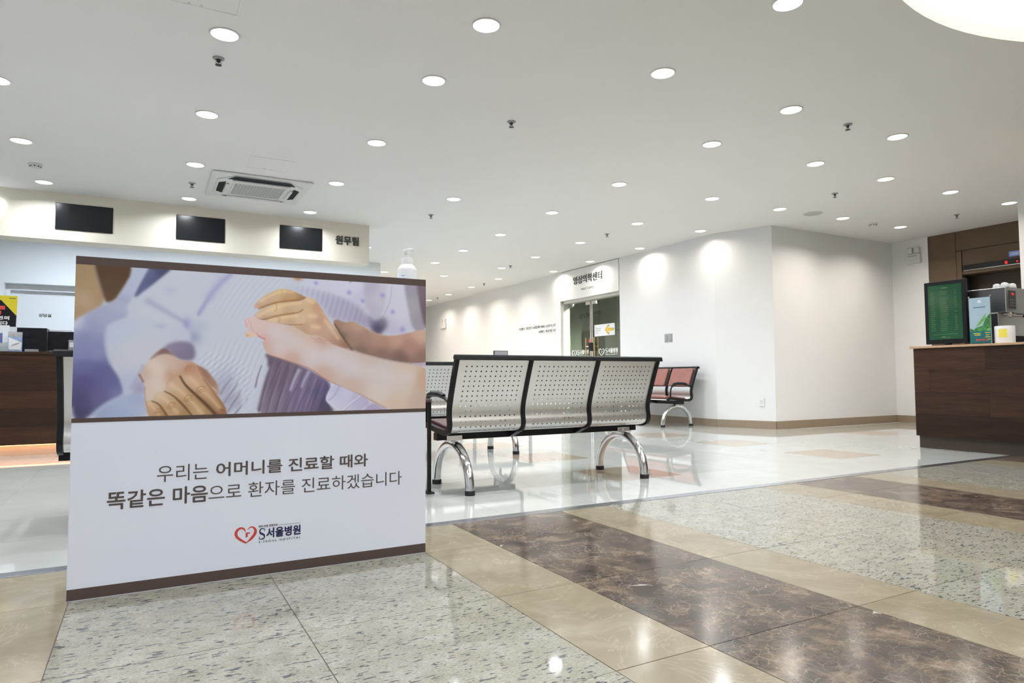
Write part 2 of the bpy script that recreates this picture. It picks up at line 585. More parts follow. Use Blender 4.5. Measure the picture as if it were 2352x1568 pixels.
DY0, DY1, DZ = 9.16, 11.03, 2.185
w_right = wall('wall_right', [(7.13, 6.97, 0, 7.32, DY0, H), (7.13, DY1, 0, 7.32, 19.2, H), (7.16, DY0, DZ, 7.32, DY1, H)], label='long white wall with glass door and dark lettering')
MB().box(7.118, DY0 + .008, DZ + .002, 7.158, DY1 - .008, H - .012).build('header_panel', 'wall_paint', w_right, bevel=.003)
struct(MB().prism([(7.13, 6.97), (7.43, 6.21), (7.62, 6.36), (7.32, 7.1)], 2, 0, H).build('wall_angled', 'wall_paint'), 'narrow angled white wall beside red bench')
wall('wall_corner', [(7.43, 6.21, 0, 10.3, 6.36, H)], label='plain white wall receding to the emergency light')
wall('wall_side', [(10.13, 5.665, 0, 10.3, 6.21, H)], label='narrow white wall carrying the emergency light')
wall('wall_column', [(8.52, 2.9, 0, 9.0, 3.77, H)], label='white column at the right picture edge')
wall('wall_east', [(10.14, -3.2, 0, 10.3, 2.9, H)], label='plain white wall right of the cafe outside the picture')
wall('wall_back', [(-4.2, -3.2, 0, 10.3, -3.0, H)], label='plain white wall behind the camera')
wall('wall_left', [(-4.2, -3.0, 0, -4.0, 11.8, H)], label='plain white wall left of the reception desk outside the picture')
wall('wall_corridor', [(3.5, 11.52, 0, 3.645, 19.2, H)], label='corridor wall beside the reception back wall')
wall('wall_end', [(3.5, 19.0, 0, 7.32, 19.2, H)], label='plain white wall at the far end of the corridor')
NX0, NX1, NZ = -1.745, .7, 2.07
w_rec = wall('wall_reception', [(-4.0, 11.52, 0, NX0, 11.85, H), (NX1, 11.52, 0, 3.5, 11.85, H), (NX0, 11.52, NZ, NX1, 11.85, H)], 'recess_paint', 'pale wall behind the reception desk with a recessed doorway')
MB().box(NX0, 11.74, 0, NX1, 11.84, NZ).build('recess_back', 'recess_paint', w_rec)
MB().box(NX0, 11.66, 1.985, NX1, 11.74, NZ).box(NX0, 11.66, 0, NX0 + .05, 11.74, 1.985).build('recess_frame', 'recess_paint', w_rec, bevel=.004)
struct(MB().box(-4.0, 8.724, 2.24, 2.603, 9.01, H).build('wall_soffit', 'soffit_paint'), 'cream bulkhead above reception with three black screens')

# brown lift wall with its opening
w_el = wall('wall_elevator', [(10.165, 2.9, 2.13, 10.3, 5.66, H), (10.165, 5.24, 0, 10.3, 5.66, 2.13), (10.165, 2.9, 0, 10.3, 3.3, 2.13)], 'elevator_brown', 'dark brown clad wall around the lift')
for b in ((5.283, .0, 5.662, H - .002), (2.9, 2.478, 5.278, H - .002), (2.9, 2.26, 5.205, 2.470), (5.21, .0, 5.278, 2.470), (2.9, 2.13, 5.205, 2.178)):
    MB().box(10.138 if b[1] != 2.26 else 10.15, b[0], b[1], 10.17, b[2], b[3]).build('panel', 'elevator_brown', w_el, bevel=.002)
d2 = struct(MB().box(10.42, 2.9, 0, 10.46, 5.4, 2.2).build('door_2', 'elevator_dark'), 'dark lift door set back in the brown wall')
MB().box(10.3, 5.24, 0, 10.42, 5.4, 2.2).box(10.3, 2.9, 2.13, 10.42, 5.4, 2.2).build('door_reveal', 'elevator_dark', d2)

def baseboard(name, pts, label):
    """pts: wall line seen from the room; the board stands 12 mm proud of it."""
    mb = MB()
    for (x0, y0), (x1, y1) in zip(pts[:-1], pts[1:]):
        d = Vector((x1 - x0, y1 - y0)).normalized(); nx, ny = d.y * .012, -d.x * .012
        mb.prism([(x0, y0), (x1, y1), (x1 + nx, y1 + ny), (x0 + nx, y0 + ny)], 2, 0, .104)
    return struct(mb.build(name, 'skirting'), label)
baseboard('baseboard_right', [(7.13, DY0), (7.13, 6.97)], 'tan skirting below the light switches')
baseboard('baseboard_corridor', [(7.13, 19), (7.13, DY1)], 'tan skirting beyond the glass door')
baseboard('baseboard_angled', [(7.13, 6.97), (7.43, 6.21)], 'tan skirting on the narrow angled wall')
baseboard('baseboard_corner', [(7.43, 6.21), (10.13, 6.21)], 'tan skirting along the wall left of the cafe counter')
baseboard('baseboard_side', [(10.13, 6.21), (10.13, 5.665)], 'tan skirting under the emergency light')

# room behind the glass door
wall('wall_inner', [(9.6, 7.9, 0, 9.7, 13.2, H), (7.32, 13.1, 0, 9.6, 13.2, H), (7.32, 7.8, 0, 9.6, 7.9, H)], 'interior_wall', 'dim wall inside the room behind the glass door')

# ------------------------------------------------------------------ ceiling downlights
def make_downlight(warm, cold=False, wash=False):
    root = bpy.data.objects.new('downlight', None); COL.objects.link(root); root.empty_display_size = .1
    MB().lathe([(.083, 0), (.086, -.002), (.085, -.005), (.077, -.006), (.075, -.002), (.075, 0)], 28, caps=False).build('trim_ring', 'white_plastic', root, True)
    MB().lathe([(.0755, -.002), (.066, -.0065), (.045, -.0095), (.02, -.0105), (.002, -.0108)], 28).build('lens', 'lens_warm' if warm else 'lens_cool', root, True)
    ld = bpy.data.lights.new('lamp_glow', 'AREA')
    ld.shape = 'DISK'; ld.size = .13; ld.energy = LAMP_W * (3.4 if cold else (1.1 if warm == 2 else 1.15 if warm == 3 else .55) if warm else 1.0); ld.color = COLD if cold else WARM if warm else COOL
    ld.spread = math.radians(178 if cold else 156 if (warm == 1 or wash) else 144)
    lo = bpy.data.objects.new('lamp_glow', ld); COL.objects.link(lo); lo.parent = root; lo.location = (0, 0, -.013)
    return root
PROTO = {}
LIGHTS = [(.373, 4.211), (1.696, 3.387), (1.701, 4.208), (3.02, 3.378), (4.315, 3.393), (.381, 5.583), (-.97, 6.946), (1.726, 5.583), (4.342, 4.241), (5.62, 3.36), (5.638, 4.174), (.381, 6.966), (6.733, 4.164), (4.381, 5.609), (1.723, 6.963), (-.958, 8.313), (3.063, 6.966), (.396, 8.334), (5.694, 5.573), (7.869, 4.129), (9.002, 4.069), (6.795, 5.544), (4.402, 6.982), (1.741, 8.339), (7.929, 5.491), (5.734, 6.961), (9.113, 5.451), (6.822, 6.911), (4.432, 8.42), (5.784, 8.374), (4.459, 9.762), (6.886, 8.316), (4.49, 11.041), (5.801, 9.741), (6.885, 9.675), (5.817, 11.013), (5.238, 12.393), (4.015, 12.444), (6.909, 10.928), (6.411, 12.275), (6.456, 13.687), (6.529, 15.174), (6.547, 16.522), (-.93, 5.591)]
ADDED_LIGHTS = [(4.0, 13.7), (5.24, 13.7), (4.0, 15.1), (5.24, 15.1), (5.24, 16.5), (4.0, 16.5), (3.05, 2.40), (.38, 3.38), (-.95, 4.2), (.38, 2.33), (-.95, 3.38), (1.70, 2.33), (.38, .95), (-.95, .95), (-2.3, 4.2), (-2.3, 5.6), (-2.3, 6.95), (-2.3, 8.33), (-1.0, 10.2), (.38, 10.2), (1.72, 10.2), (3.0, 10.2), (6.75, 2.2), (8.0, 2.2), (-2.3, .95), (1.1, -.42), (-.3, -.42), (-1.7, -.42), (1.1, -1.8), (-.3, -1.8), (-1.7, -1.8)]  # unseen lamps added to light board, walls and corridor; one read off its glow
ORD = ['first', 'second', 'third', 'fourth', 'fifth', 'sixth', 'seventh', 'eighth', 'ninth', 'tenth', 'eleventh', 'twelfth']
row_of = lambda y: min(range(11), key=lambda i: abs(y - [3.38, 4.19, 5.57, 6.95, 8.36, 9.73, 11.0, 12.37, 13.69, 15.17, 16.52][i]))
by_row = {}
for p in LIGHTS:
    by_row.setdefault(row_of(p[1]), []).append(p)
for r in by_row:
    by_row[r].sort()
def place_lamp(x, y, label, group):
    warm = (3 if y > 11.8 else 2 if x > 7.2 else 1) if ((x > 6.6 and y > 3.9) or y > 12) else 0
    cold = x < 3.5 and y > 9.2
    wash = x < 2 and 8 < y < 9                                       # the row that washes the bulkhead
    if (warm, cold, wash) not in PROTO:
        o = PROTO[warm, cold, wash] = make_downlight(warm, cold, wash)
    else:
        o = copy_tree(PROTO[warm, cold, wash])
    o.location = (x, y, H)
    tag(o, label, 'downlight', group)
for r, row in sorted(by_row.items()):
    for i, (x, y) in enumerate(row):
        tone = 'warm' if ((x > 6.6 and y > 3.9) or y > 12) else 'cool white'
        lab = '%s recessed round downlight, %s ceiling row from the camera, %s' % (tone, ORD[r], ('%s from the left' % ORD[i]) if len(row) > 1 else 'the only one')
        place_lamp(x, y, lab, 'recessed downlights in the lobby ceiling')
for x, y in ADDED_LIGHTS:
    place_lamp(x, y, 'unseen round downlight added to the ceiling to light the lobby', 'unseen downlights added for light')

# ------------------------------------------------------------------ small ceiling fittings
def make_sprinkler():
    root = bpy.data.objects.new('sprinkler', None); COL.objects.link(root)
    MB().lathe([(.036, 0), (.034, -.006), (.018, -.012), (.016, 0)], 20, caps=False).build('escutcheon', 'grey_plastic', root, True)
    MB().lathe([(.011, 0), (.011, -.022), (.007, -.03)], 12).build('body', 'letter_dark', root, True)
    mb = MB()
    for s in (-1, 1):
        mb.tube([(s * .009, 0, -.02), (s * .017, 0, -.03), (s * .006, 0, -.043)], .0025, 6)
    mb.build('yoke', 'grey_plastic', root, True)
    d = MB().lathe([(.006, -.042), (.02, -.044), (.02, -.046), (.004, -.047)], 16).build('deflector', 'letter_dark', root, True)
    return root
spr = [(.37, 4.55), (2.53, 4.61), (4.98, 3.38), (.39, 7.65), (3.11, 7.78), (6.76, 4.77), (9.06, 4.69), (5.77, 7.68), (5.85, 10.72), (6.46, 13.05), (6.53, 15.88)]
spr.sort(key=lambda p: p[0] * fw.x + p[1] * fw.y)
sp0 = None
for i, (x, y) in enumerate(spr):
    o = make_sprinkler() if sp0 is None else copy_tree(sp0)
    sp0 = sp0 or o
    o.location = (x, y, H)
    tag(o, 'small metal sprinkler head under the ceiling, %s nearest to the camera' % ORD[i], 'sprinkler', 'ceiling sprinklers')
sm = None
for (x, y), lab in (((-.954, 7.654), 'white smoke detector on the ceiling left of the air conditioner'), ((8.57, 5.496), 'white smoke detector on the ceiling near the round speaker')):
    o = thing('smoke_detector', lab, 'smoke detector', (x, y, H), group='smoke detectors')
    MB().lathe([(.058, 0), (.06, -.008), (.056, -.014), (.045, -.016)], 24).build('base', 'white_plastic', o, True)
    MB().lathe([(.043, -.015), (.042, -.03), (.036, -.042), (.025, -.046)], 24).build('head', 'white_plastic', o, True)
    mb = MB()
    for k in range(8):
        a = k * PI / 4
        c, s = math.cos(a), math.sin(a)
        mb.box(.043 * c - .006, .043 * s - .006, -.028, .043 * c + .006, .043 * s + .006, -.021)
    mb.build('vent_slot', 'letter_dark', o)
o = thing('ceiling_speaker', 'round pale grey speaker grille in the ceiling by the corner', 'speaker', (7.354, 5.503, H))
MB().lathe([(.118, 0), (.12, -.004), (.116, -.008), (.105, -.008)], 32).build('rim', 'offwhite_plastic', o, True)
MB().lathe([(.104, -.0085), (.06, -.011), (.004, -.012)], 32).build('grille', 'grille_grey', o, True)

def access_panel(x0, y0, x1, y1, lab):
    o = thing('access_panel', lab, 'access panel', ((x0 + x1) / 2, (y0 + y1) / 2, H), group='ceiling access panels')
    w, d = (x1 - x0) / 2, (y1 - y0) / 2
    fr = MB()
    for b in ((-w, -d, w, -d + .018), (-w, d - .018, w, d), (-w, -d + .018, -w + .018, d - .018), (w - .018, -d + .018, w, d - .018)):
        fr.box(b[0], b[1], -.003, b[2], b[3], 0)
    fr.build('frame', 'ceiling_paint', o, bevel=.001)
    MB().box(-w + .0205, -d + .0205, -.002, w - .0205, d - .0205, 0).build('flap', 'ceiling_paint', o)
    MB().lathe([(.008, -.005), (.008, 0)], 12, (-.03, d - .035, 0)).lathe([(.008, -.005), (.008, 0)], 12, (.03, d - .035, 0)).build('latch', 'offwhite_plastic', o)
access_panel(.81, 6.44, 1.21, 6.83, 'square access panel in the ceiling beside the air conditioner')
access_panel(-.03, 3.52, .427, 3.97, 'square access panel in the ceiling cut by the upper picture edge')

# four-way ceiling air conditioner
ac = thing('air_conditioner', 'white four-way ceiling cassette air conditioner with grey grille', 'air conditioner', (1.02, 7.525, H))
MB().box(-.485, -.485, -.022, .485, .485, 0).build('flange', 'white_plastic', ac, bevel=.012, seg=3)
oc = [(-.42, -.27), (-.27, -.42), (.27, -.42), (.42, -.27), (.42, .27), (.27, .42), (-.27, .42), (-.42, .27)]
MB().prism(oc, 2, -.034, -.02).build('face_panel', 'white_plastic', ac, bevel=.006)
gr = MB().box(-.245, -.225, -.0355, .245, .225, -.033).build('grille', 'dark_vent', ac)
for k in range(17):
    x = -.24 + k * .03
    MB().box(x - .0012, -.22, -.041, x + .0012, .22, -.0355).build('grille_bar', 'white_plastic', gr)
bars = MB()
for k in range(45):
    y = -.22 + k * .01
    bars.box(-.24, y - .0030, -.0395, .24, y + .0030, -.0358)
b = bars.build('grille_mesh', 'grille_grey', gr); b['kind'] = 'stuff'
fr = MB()
for q in ((-.265, -.25, .265, -.226), (-.265, .226, .265, .25), (-.265, -.226, -.246, .226), (.246, -.226, .265, .226)):
    fr.box(q[0], q[1], -.044, q[2], q[3], -.033)
fr.build('grille_frame', 'white_plastic', ac, bevel=.004)
for k, (a, open_) in enumerate(((0, 1), (PI / 2, .6), (PI, .25), (-PI / 2, .6))):
    c, s = math.cos(a), math.sin(a)
    rot = lambda pts: [(x * c - y * s, x * s + y * c) for x, y in pts]
    L = .33 if k % 2 == 0 else .23
    dep = .012 + .085 * open_
    MB().prism(rot([(-L, -.335), (-L + .06, -.335 - dep), (L - .06, -.335 - dep), (L, -.335)][::-1]), 2, -.0365, -.0335).build('air_outlet', 'dark_vent', ac)
    fl_ = MB().prism(rot([(-L + .05, -.331), (L - .05, -.331), (L - .05, -.30), (-L + .05, -.30)]), 2, -.052, -.036).build('louvre', 'white_plastic', ac, bevel=.004)


# ------------------------------------------------------------------ benches
BACK = [(-.312, .842), (-.290, .79), (-.262, .725), (-.228, .64), (-.200, .565), (-.186, .51), (-.186, .475), (-.196, .435), (-.192, .402), (-.172, .380), (-.135, .370)]
SEAT = [(-.09, .371), (0, .378), (.12, .392), (.21, .402), (.25, .398), (.268, .380)]
def resample(pts, n):
    P = [Vector(p) for p in pts]
    # smooth once, then even spacing
    Q = [P[0]]
    for a, b in zip(P[:-1], P[1:]):
        Q += [a * .75 + b * .25, a * .25 + b * .75]
    Q.append(P[-1])
    d = [0]
    for a, b in zip(Q[:-1], Q[1:]):
        d.append(d[-1] + (b - a).length)
    out = []
    for i in range(n):
        t = d[-1] * i / (n - 1)
        k = max(j for j in range(len(d)) if d[j] <= t + 1e-9)
        k = min(k, len(Q) - 2)
        f = (t - d[k]) / (d[k + 1] - d[k])
        out.append(Q[k].lerp(Q[k + 1], f))
    return out
def offset(pts, o):
    res = []
    for i, p in enumerate(pts):
        t = (pts[min(i + 1, len(pts) - 1)] - pts[max(i - 1, 0)]).normalized()
        res.append(p + Vector((t.y, -t.x)) * o)
    return res
BW = 1.59          # bench length
FX = [-.782, -.263, .263, .782]
def plate_mesh():
    """Perforated back and seat shell, one seat wide, with cross-shaped holes."""
    w = .488
    prof = resample(BACK[:], 72)
    seat = resample(BACK[-1:] + SEAT, 20)[1:]
    def at(t):      # t along the back, 0..1
        k = min(int(t * 71), 70); f = t * 71 - k
        return prof[k].lerp(prof[k + 1], f)
    cols, rws = 12, 14
    x0, x1, t0, t1 = -.205, .215, .085, .955
    vs, fs, idx = [], [], {}
    def V(x, t):
        key = (round(x, 6), round(t, 6))
        if key not in idx:
            p = at(t); idx[key] = len(vs); vs.append((x, p.x, p.y))
        return idx[key]
    g = [0, .33, .43, .57, .67, 1]
    xs = [-w / 2]; kx = [None]
    for c in range(cols):
        for q in range(5):
            xs.append(x0 + (x1 - x0) * (c + g[q]) / cols); kx.append((c, q))
    xs += [x1, w / 2]; kx.append(None)
    ts = [0.0]; kt = [None]
    for r in range(rws):
        for q in range(5):
            ts.append(t0 + (t1 - t0) * (r + g[q]) / rws); kt.append((r, q))
    ts += [t1, 1.0]; kt.append(None)
    cell_x = [None] + [q for c in range(cols) for q in range(5)] + [None]
    cell_t = [None] + [q for r in range(rws) for q in range(5)] + [None]
    hole = {(2, 1), (2, 2), (2, 3), (1, 2), (3, 2)}
    for i in range(len(xs) - 1):
        for j in range(len(ts) - 1):
            if (cell_x[i], cell_t[j]) in hole:
                continue
            fs.append((V(xs[i], ts[j]), V(xs[i + 1], ts[j]), V(xs[i + 1], ts[j + 1]), V(xs[i], ts[j + 1])))
    b = len(vs)
    P = [at(1.0)] + seat
    for p in P:
        vs += [(-w / 2, p.x, p.y), (w / 2, p.x, p.y)]
    for i in range(len(P) - 1):
        fs.append((b + 2 * i, b + 2 * i + 1, b + 2 * i + 3, b + 2 * i + 2))
    me = bpy.data.meshes.new('shell'); me.from_pydata(vs, [], fs)
    me.materials.append(MATS['plate_steel'])
    me.polygons.foreach_set('use_smooth', [True] * len(me.polygons))
    return me
PLATE = plate_mesh()
def strip_mesh(pts, w0, w1, t0, t1, name, mat):
    """Solid pad following a side profile; t0..t1 is its thickness above the profile."""
    a, b = offset(pts, -t0), offset(pts, -t1)
    poly = [(p.x, p.y) for p in a] + [(p.x, p.y) for p in b[::-1]]
    return MB().prism(poly, 0, w0, w1).mesh(name, mat)
def make_bench(name, seat_mat, arms=(-1, 1)):
    root = bpy.data.objects.new(name, None); COL.objects.link(root)
    full = resample(BACK + SEAT, 40)
    fr_poly = [(p.x, p.y) for p in offset(full, .014)] + [(p.x, p.y) for p in offset(full, -.022)[::-1]]
    fm = MB().prism(fr_poly, 0, -.0125, .0125).mesh('frame_rib', 'black_steel', True)
    for x in FX:
        o = link('frame_rib', fm, root, .003); o.location = (x, 0, 0)
    MB().prism([(-.336, .822), (-.331, .850), (-.318, .857), (-.302, .853), (-.296, .828)], 0, -.806, .806).build('top_rail', 'black_steel', root, bevel=.004)
    back_pad = resample(BACK[:5], 14)
    seat_pad = resample(BACK[-1:] + SEAT[:-1], 14)
    pm = strip_mesh(back_pad[1:], -.218, .218, .004, .034, 'back_pad', seat_mat)
    smm = strip_mesh(seat_pad[1:], -.225, .225, .003, .04, 'seat_pad', seat_mat)
    for x in (-.523, 0, .523):
        o = link('shell', PLATE, root); o.location = (x, 0, 0)
        md = o.modifiers.new('solid', 'SOLIDIFY'); md.thickness = .002; md.offset = 0; md.use_rim = False
        o = link('back_pad', pm, root, .012, 3); o.location = (x, 0, 0)
        o = link('seat_pad', smm, root, .014, 3); o.location = (x, 0, 0)
    MB().box(-.80, -.03, .318, .80, .03, .366).build('beam', 'black_steel', root, bevel=.003)
    for x in FX[1:3]:
        MB().prism([(-.165, .372), (-.03, .318), (.03, .318), (.2, .386), (.2, .376), (.05, .366), (-.05, .366), (-.15, .378)], 0, x - .02, x + .02).build('bracket', 'black_steel', root)
    for s in (-1, 1):
        x = .68 * s
        pts = [(x, .264 * math.cos(a), .028 + .262 * math.sin(a)) for a in [PI * i / 28 for i in range(29)]]
        leg = MB().tube(pts, .0295, 16, True).build('leg', 'chrome', root, True)
        for e in (-1, 1):
            MB().lathe([(.031, 0), (.0315, .003), (.0315, .026), (.030, .03)], 18, (x, e * .264, 0)).build('foot_cap', 'rubber', leg, True)
        MB().box(x - .055, -.035, .312, x + .055, .035, .3175).box(x - .055, -.0365, .312, x + .055, -.0305, .345).build('clamp', 'chrome', leg, bevel=.002)
        MB().lathe([(.008, 0), (.008, .006)], 8, (x, 0, .3175)).tube([(x, -.036, .329), (x, -.043, .329)], .0075, 8).build('bolt', 'chrome', leg)
    for s in arms:
        x = s * (.782 + .0)
        pts = [(x, -.19, .560), (x, -.12, .588), (x, -.02, .602), (x, .09, .604), (x, .155, .588), (x, .195, .545), (x, .205, .48), (x, .205, .40)]
        arm = MB().tube([tuple(p) for p in pts], .0105, 10).build('armrest', 'black_steel', root, True)
        MB().tube([(x, -.10, .602), (x, -.04, .612), (x, .08, .616), (x, .15, .603), (x, .185, .57)], [.012, .019, .019, .018, .012], 10).build('arm_pad', 'black_plastic', arm, True)
    return root
b1 = make_bench('bench', 'maroon_vinyl')
b1.location = (2.432, 4.008, 0)
tag(b1, 'three-seat perforated steel bench in the middle, back turned to the camera', 'bench', 'steel waiting benches')
b2 = copy_tree(b1); b2.location = (2.372, 5.77, 0)
tag(b2, 'perforated steel bench one row behind the middle bench', 'bench', 'steel waiting benches')
b3 = copy_tree(b1); b3.location = (.435, 4.008, 0)
tag(b3, 'steel bench mostly hidden behind the picture board, black end frame showing', 'bench', 'steel waiting benches')
b4 = make_bench('bench', 'tan_vinyl')
b4.location = (6.678, 7.98, 0); b4.rotation_euler = (0, 0, PI / 2)
tag(b4, 'steel bench with reddish tan padded seats against the white wall', 'bench')

# small black side table between the benches
st = thing('side_table', 'small side table with thin black legs behind the picture board', 'table', (1.42, 4.09, 0))
MB().box(-.155, -.17, .565, .155, .17, .585).build('top', 'print_brown', st, bevel=.003)
for sx in (-1, 1):
    for sy in (-1, 1):
        lg = MB().box(sx * .142 - .011, sy * .155 - .011, .006, sx * .142 + .011, sy * .155 + .011, .565).build('leg', 'black_steel', st, bevel=.002)
    MB().box(sx * .142 - .024, -.19, 0, sx * .142 + .024, .19, .012).build('foot_bar', 'black_steel', st, bevel=.003)

# ------------------------------------------------------------------ picture board in the foreground
SX0, SX1, SY = -.209, 1.027, 2.626
pb = thing('picture_board', 'large standing board printed with clasped hands and lettering', 'sign', ((SX0 + SX1) / 2, SY, 0))
OX, OY = (SX0 + SX1) / 2, SY
def lx(x): return x - OX
MB().box(lx(SX0), 0, 0, lx(SX1), .022, 1.129).build('panel', 'board_white', pb, bevel=.001)
for z0, z1 in ((1.1015, 1.1288), (.577, .5915), (.003, .039)):
    MB().box(lx(SX0) + .0004, -.0006, z0, lx(SX1) - .0004, .0004, z1).build('colour_band', 'print_brown', pb)
bk = MB().box(lx(.62), .022, .04, lx(.70), .10, 1.05).box(lx(.12), .022, .04, lx(.20), .10, 1.05).build('rear_strut', 'board_white', pb, bevel=.004)
MB().box(lx(.1), .022, 0, lx(.22), .30, .012).box(lx(.6), .022, 0, lx(.72), .30, .012).build('rear_foot', 'board_white', pb, bevel=.002)
MB().box(lx(.80), .022, 1.044, lx(1.024), .17, 1.06).build('rear_shelf', 'board_white', pb, bevel=.002)

def paint_print(shapes, W, Hh):
    """The printed picture: soft-edged shapes laid over each other; returns an (Hh, W, 3) array of sRGB 0..1."""
    YY, XX = np.mgrid[0:Hh, 0:W]
    XX = (XX + .5) / W * 2.43
    YY = (YY + .5) / Hh
    img = np.zeros((Hh, W, 3)) + np.array([204, 209, 226.])
    def window(P, pad):
        xs = [p[0] for p in P]; ys = [p[1] for p in P]
        x0 = max(0, int((min(xs) - pad) / 2.43 * W)); x1 = min(W, int((max(xs) + pad) / 2.43 * W) + 2)
        y0 = max(0, int((min(ys) - pad) * Hh)); y1 = min(Hh, int((max(ys) + pad) * Hh) + 2)
        return slice(y0, max(y1, y0 + 1)), slice(x0, max(x1, x0 + 1))
    def blurred(m, s):
        r = max(1, int(s * Hh * 2.5)); k = np.exp(-.5 * (np.arange(-r, r + 1) / max(s * Hh, .35)) ** 2); k /= k.sum()
        h, w = m.shape
        for ax in (0, 1):
            p = np.pad(m, [(r, r) if a == ax else (0, 0) for a in (0, 1)], mode='edge')
            q = np.zeros_like(m)
            for i, f in enumerate(k):
                q += f * (p[i:i + h] if ax == 0 else p[:, i:i + w])
            m = q
        return m
    def inside(P, xx, yy):
        m = np.zeros(xx.shape, bool)
        for i in range(len(P)):
            x0, y0 = P[i]; x1, y1 = P[(i + 1) % len(P)]
            if y0 != y1:
                m ^= (yy >= min(y0, y1)) & (yy < max(y0, y1)) & (xx < x0 + (yy - y0) * (x1 - x0) / (y1 - y0))
        return m.astype(float)
    def rounded(P, closed=True):
        for _ in range(2):
            Q = [] if closed else [P[0]]
            for i in range(len(P) if closed else len(P) - 1):
                a, b = P[i], P[(i + 1) % len(P)]
                Q += [(a[0] * .75 + b[0] * .25, a[1] * .75 + b[1] * .25), (a[0] * .25 + b[0] * .75, a[1] * .25 + b[1] * .75)]
            P = Q if closed else Q + [P[-1]]
        return P
    for op in shapes:
        kind, P = op[0], op[1]
        if kind == 'fill':
            cols, bl = op[2], op[3]
            sl = window(P, bl * 4); xx = XX[sl]; yy = YY[sl]
            m = blurred(inside(rounded(P), xx, yy), bl)[..., None]
            num = 0; den = 0
            for x, y, rgb in cols:
                w = 1 / (((xx - x) ** 2 + (yy - y) ** 2) + 2.2e-3) ** 1.9
                num = num + w[..., None] * np.array(rgb, float); den = den + w
            img[sl] = img[sl] * (1 - m) + num / den[..., None] * m
        elif kind == 'line':
            rgb, wd, al = op[2:]
            sl = window(P, max(wd) * 3); xx = XX[sl]; yy = YY[sl]
            P = rounded(P, False); n = len(P); best = np.full(xx.shape, 9.)
            for i in range(n - 1):
                (x0, y0), (x1, y1) = P[i], P[i + 1]
                t = np.clip(((xx - x0) * (x1 - x0) + (yy - y0) * (y1 - y0)) / ((x1 - x0) ** 2 + (y1 - y0) ** 2 + 1e-12), 0, 1)
                best = np.minimum(best, np.hypot(xx - x0 - t * (x1 - x0), yy - y0 - t * (y1 - y0)) / (wd[0] + (wd[1] - wd[0]) * (i + t) / (n - 1)))
            m = (al * np.exp(-best ** 2))[..., None]
            img[sl] = img[sl] * (1 - m) + np.array(rgb, float) * m
        elif kind == 'blob':
            rx, ry, rgb, al = op[2:]
            sl = window([P], max(rx, ry) * 3)
            m = (al * np.exp(-((XX[sl] - P[0]) / rx) ** 2 - ((YY[sl] - P[1]) / ry) ** 2))[..., None]
            img[sl] = img[sl] * (1 - m) + np.array(rgb, float) * m
        else:                                                        # knitted ribs
            ang, per, amp, bl, ph = op[2:]
            sl = window(P, bl * 4); xx = XX[sl]; yy = YY[sl]
            u = xx * np.cos(ang) + yy * np.sin(ang); v = -xx * np.sin(ang) + yy * np.cos(ang)
            s = np.sin(2 * np.pi * (u + .012 * np.sin(v * 9 + ph)) / per) + .4 * np.sin(4.3 * np.pi * u / per + 3 * v + ph)
            img[sl] += (blurred(inside(rounded(P), xx, yy), bl) * s * amp)[..., None] * np.array([1, 1, .75])
    return np.clip(img, 0, 255) / 255
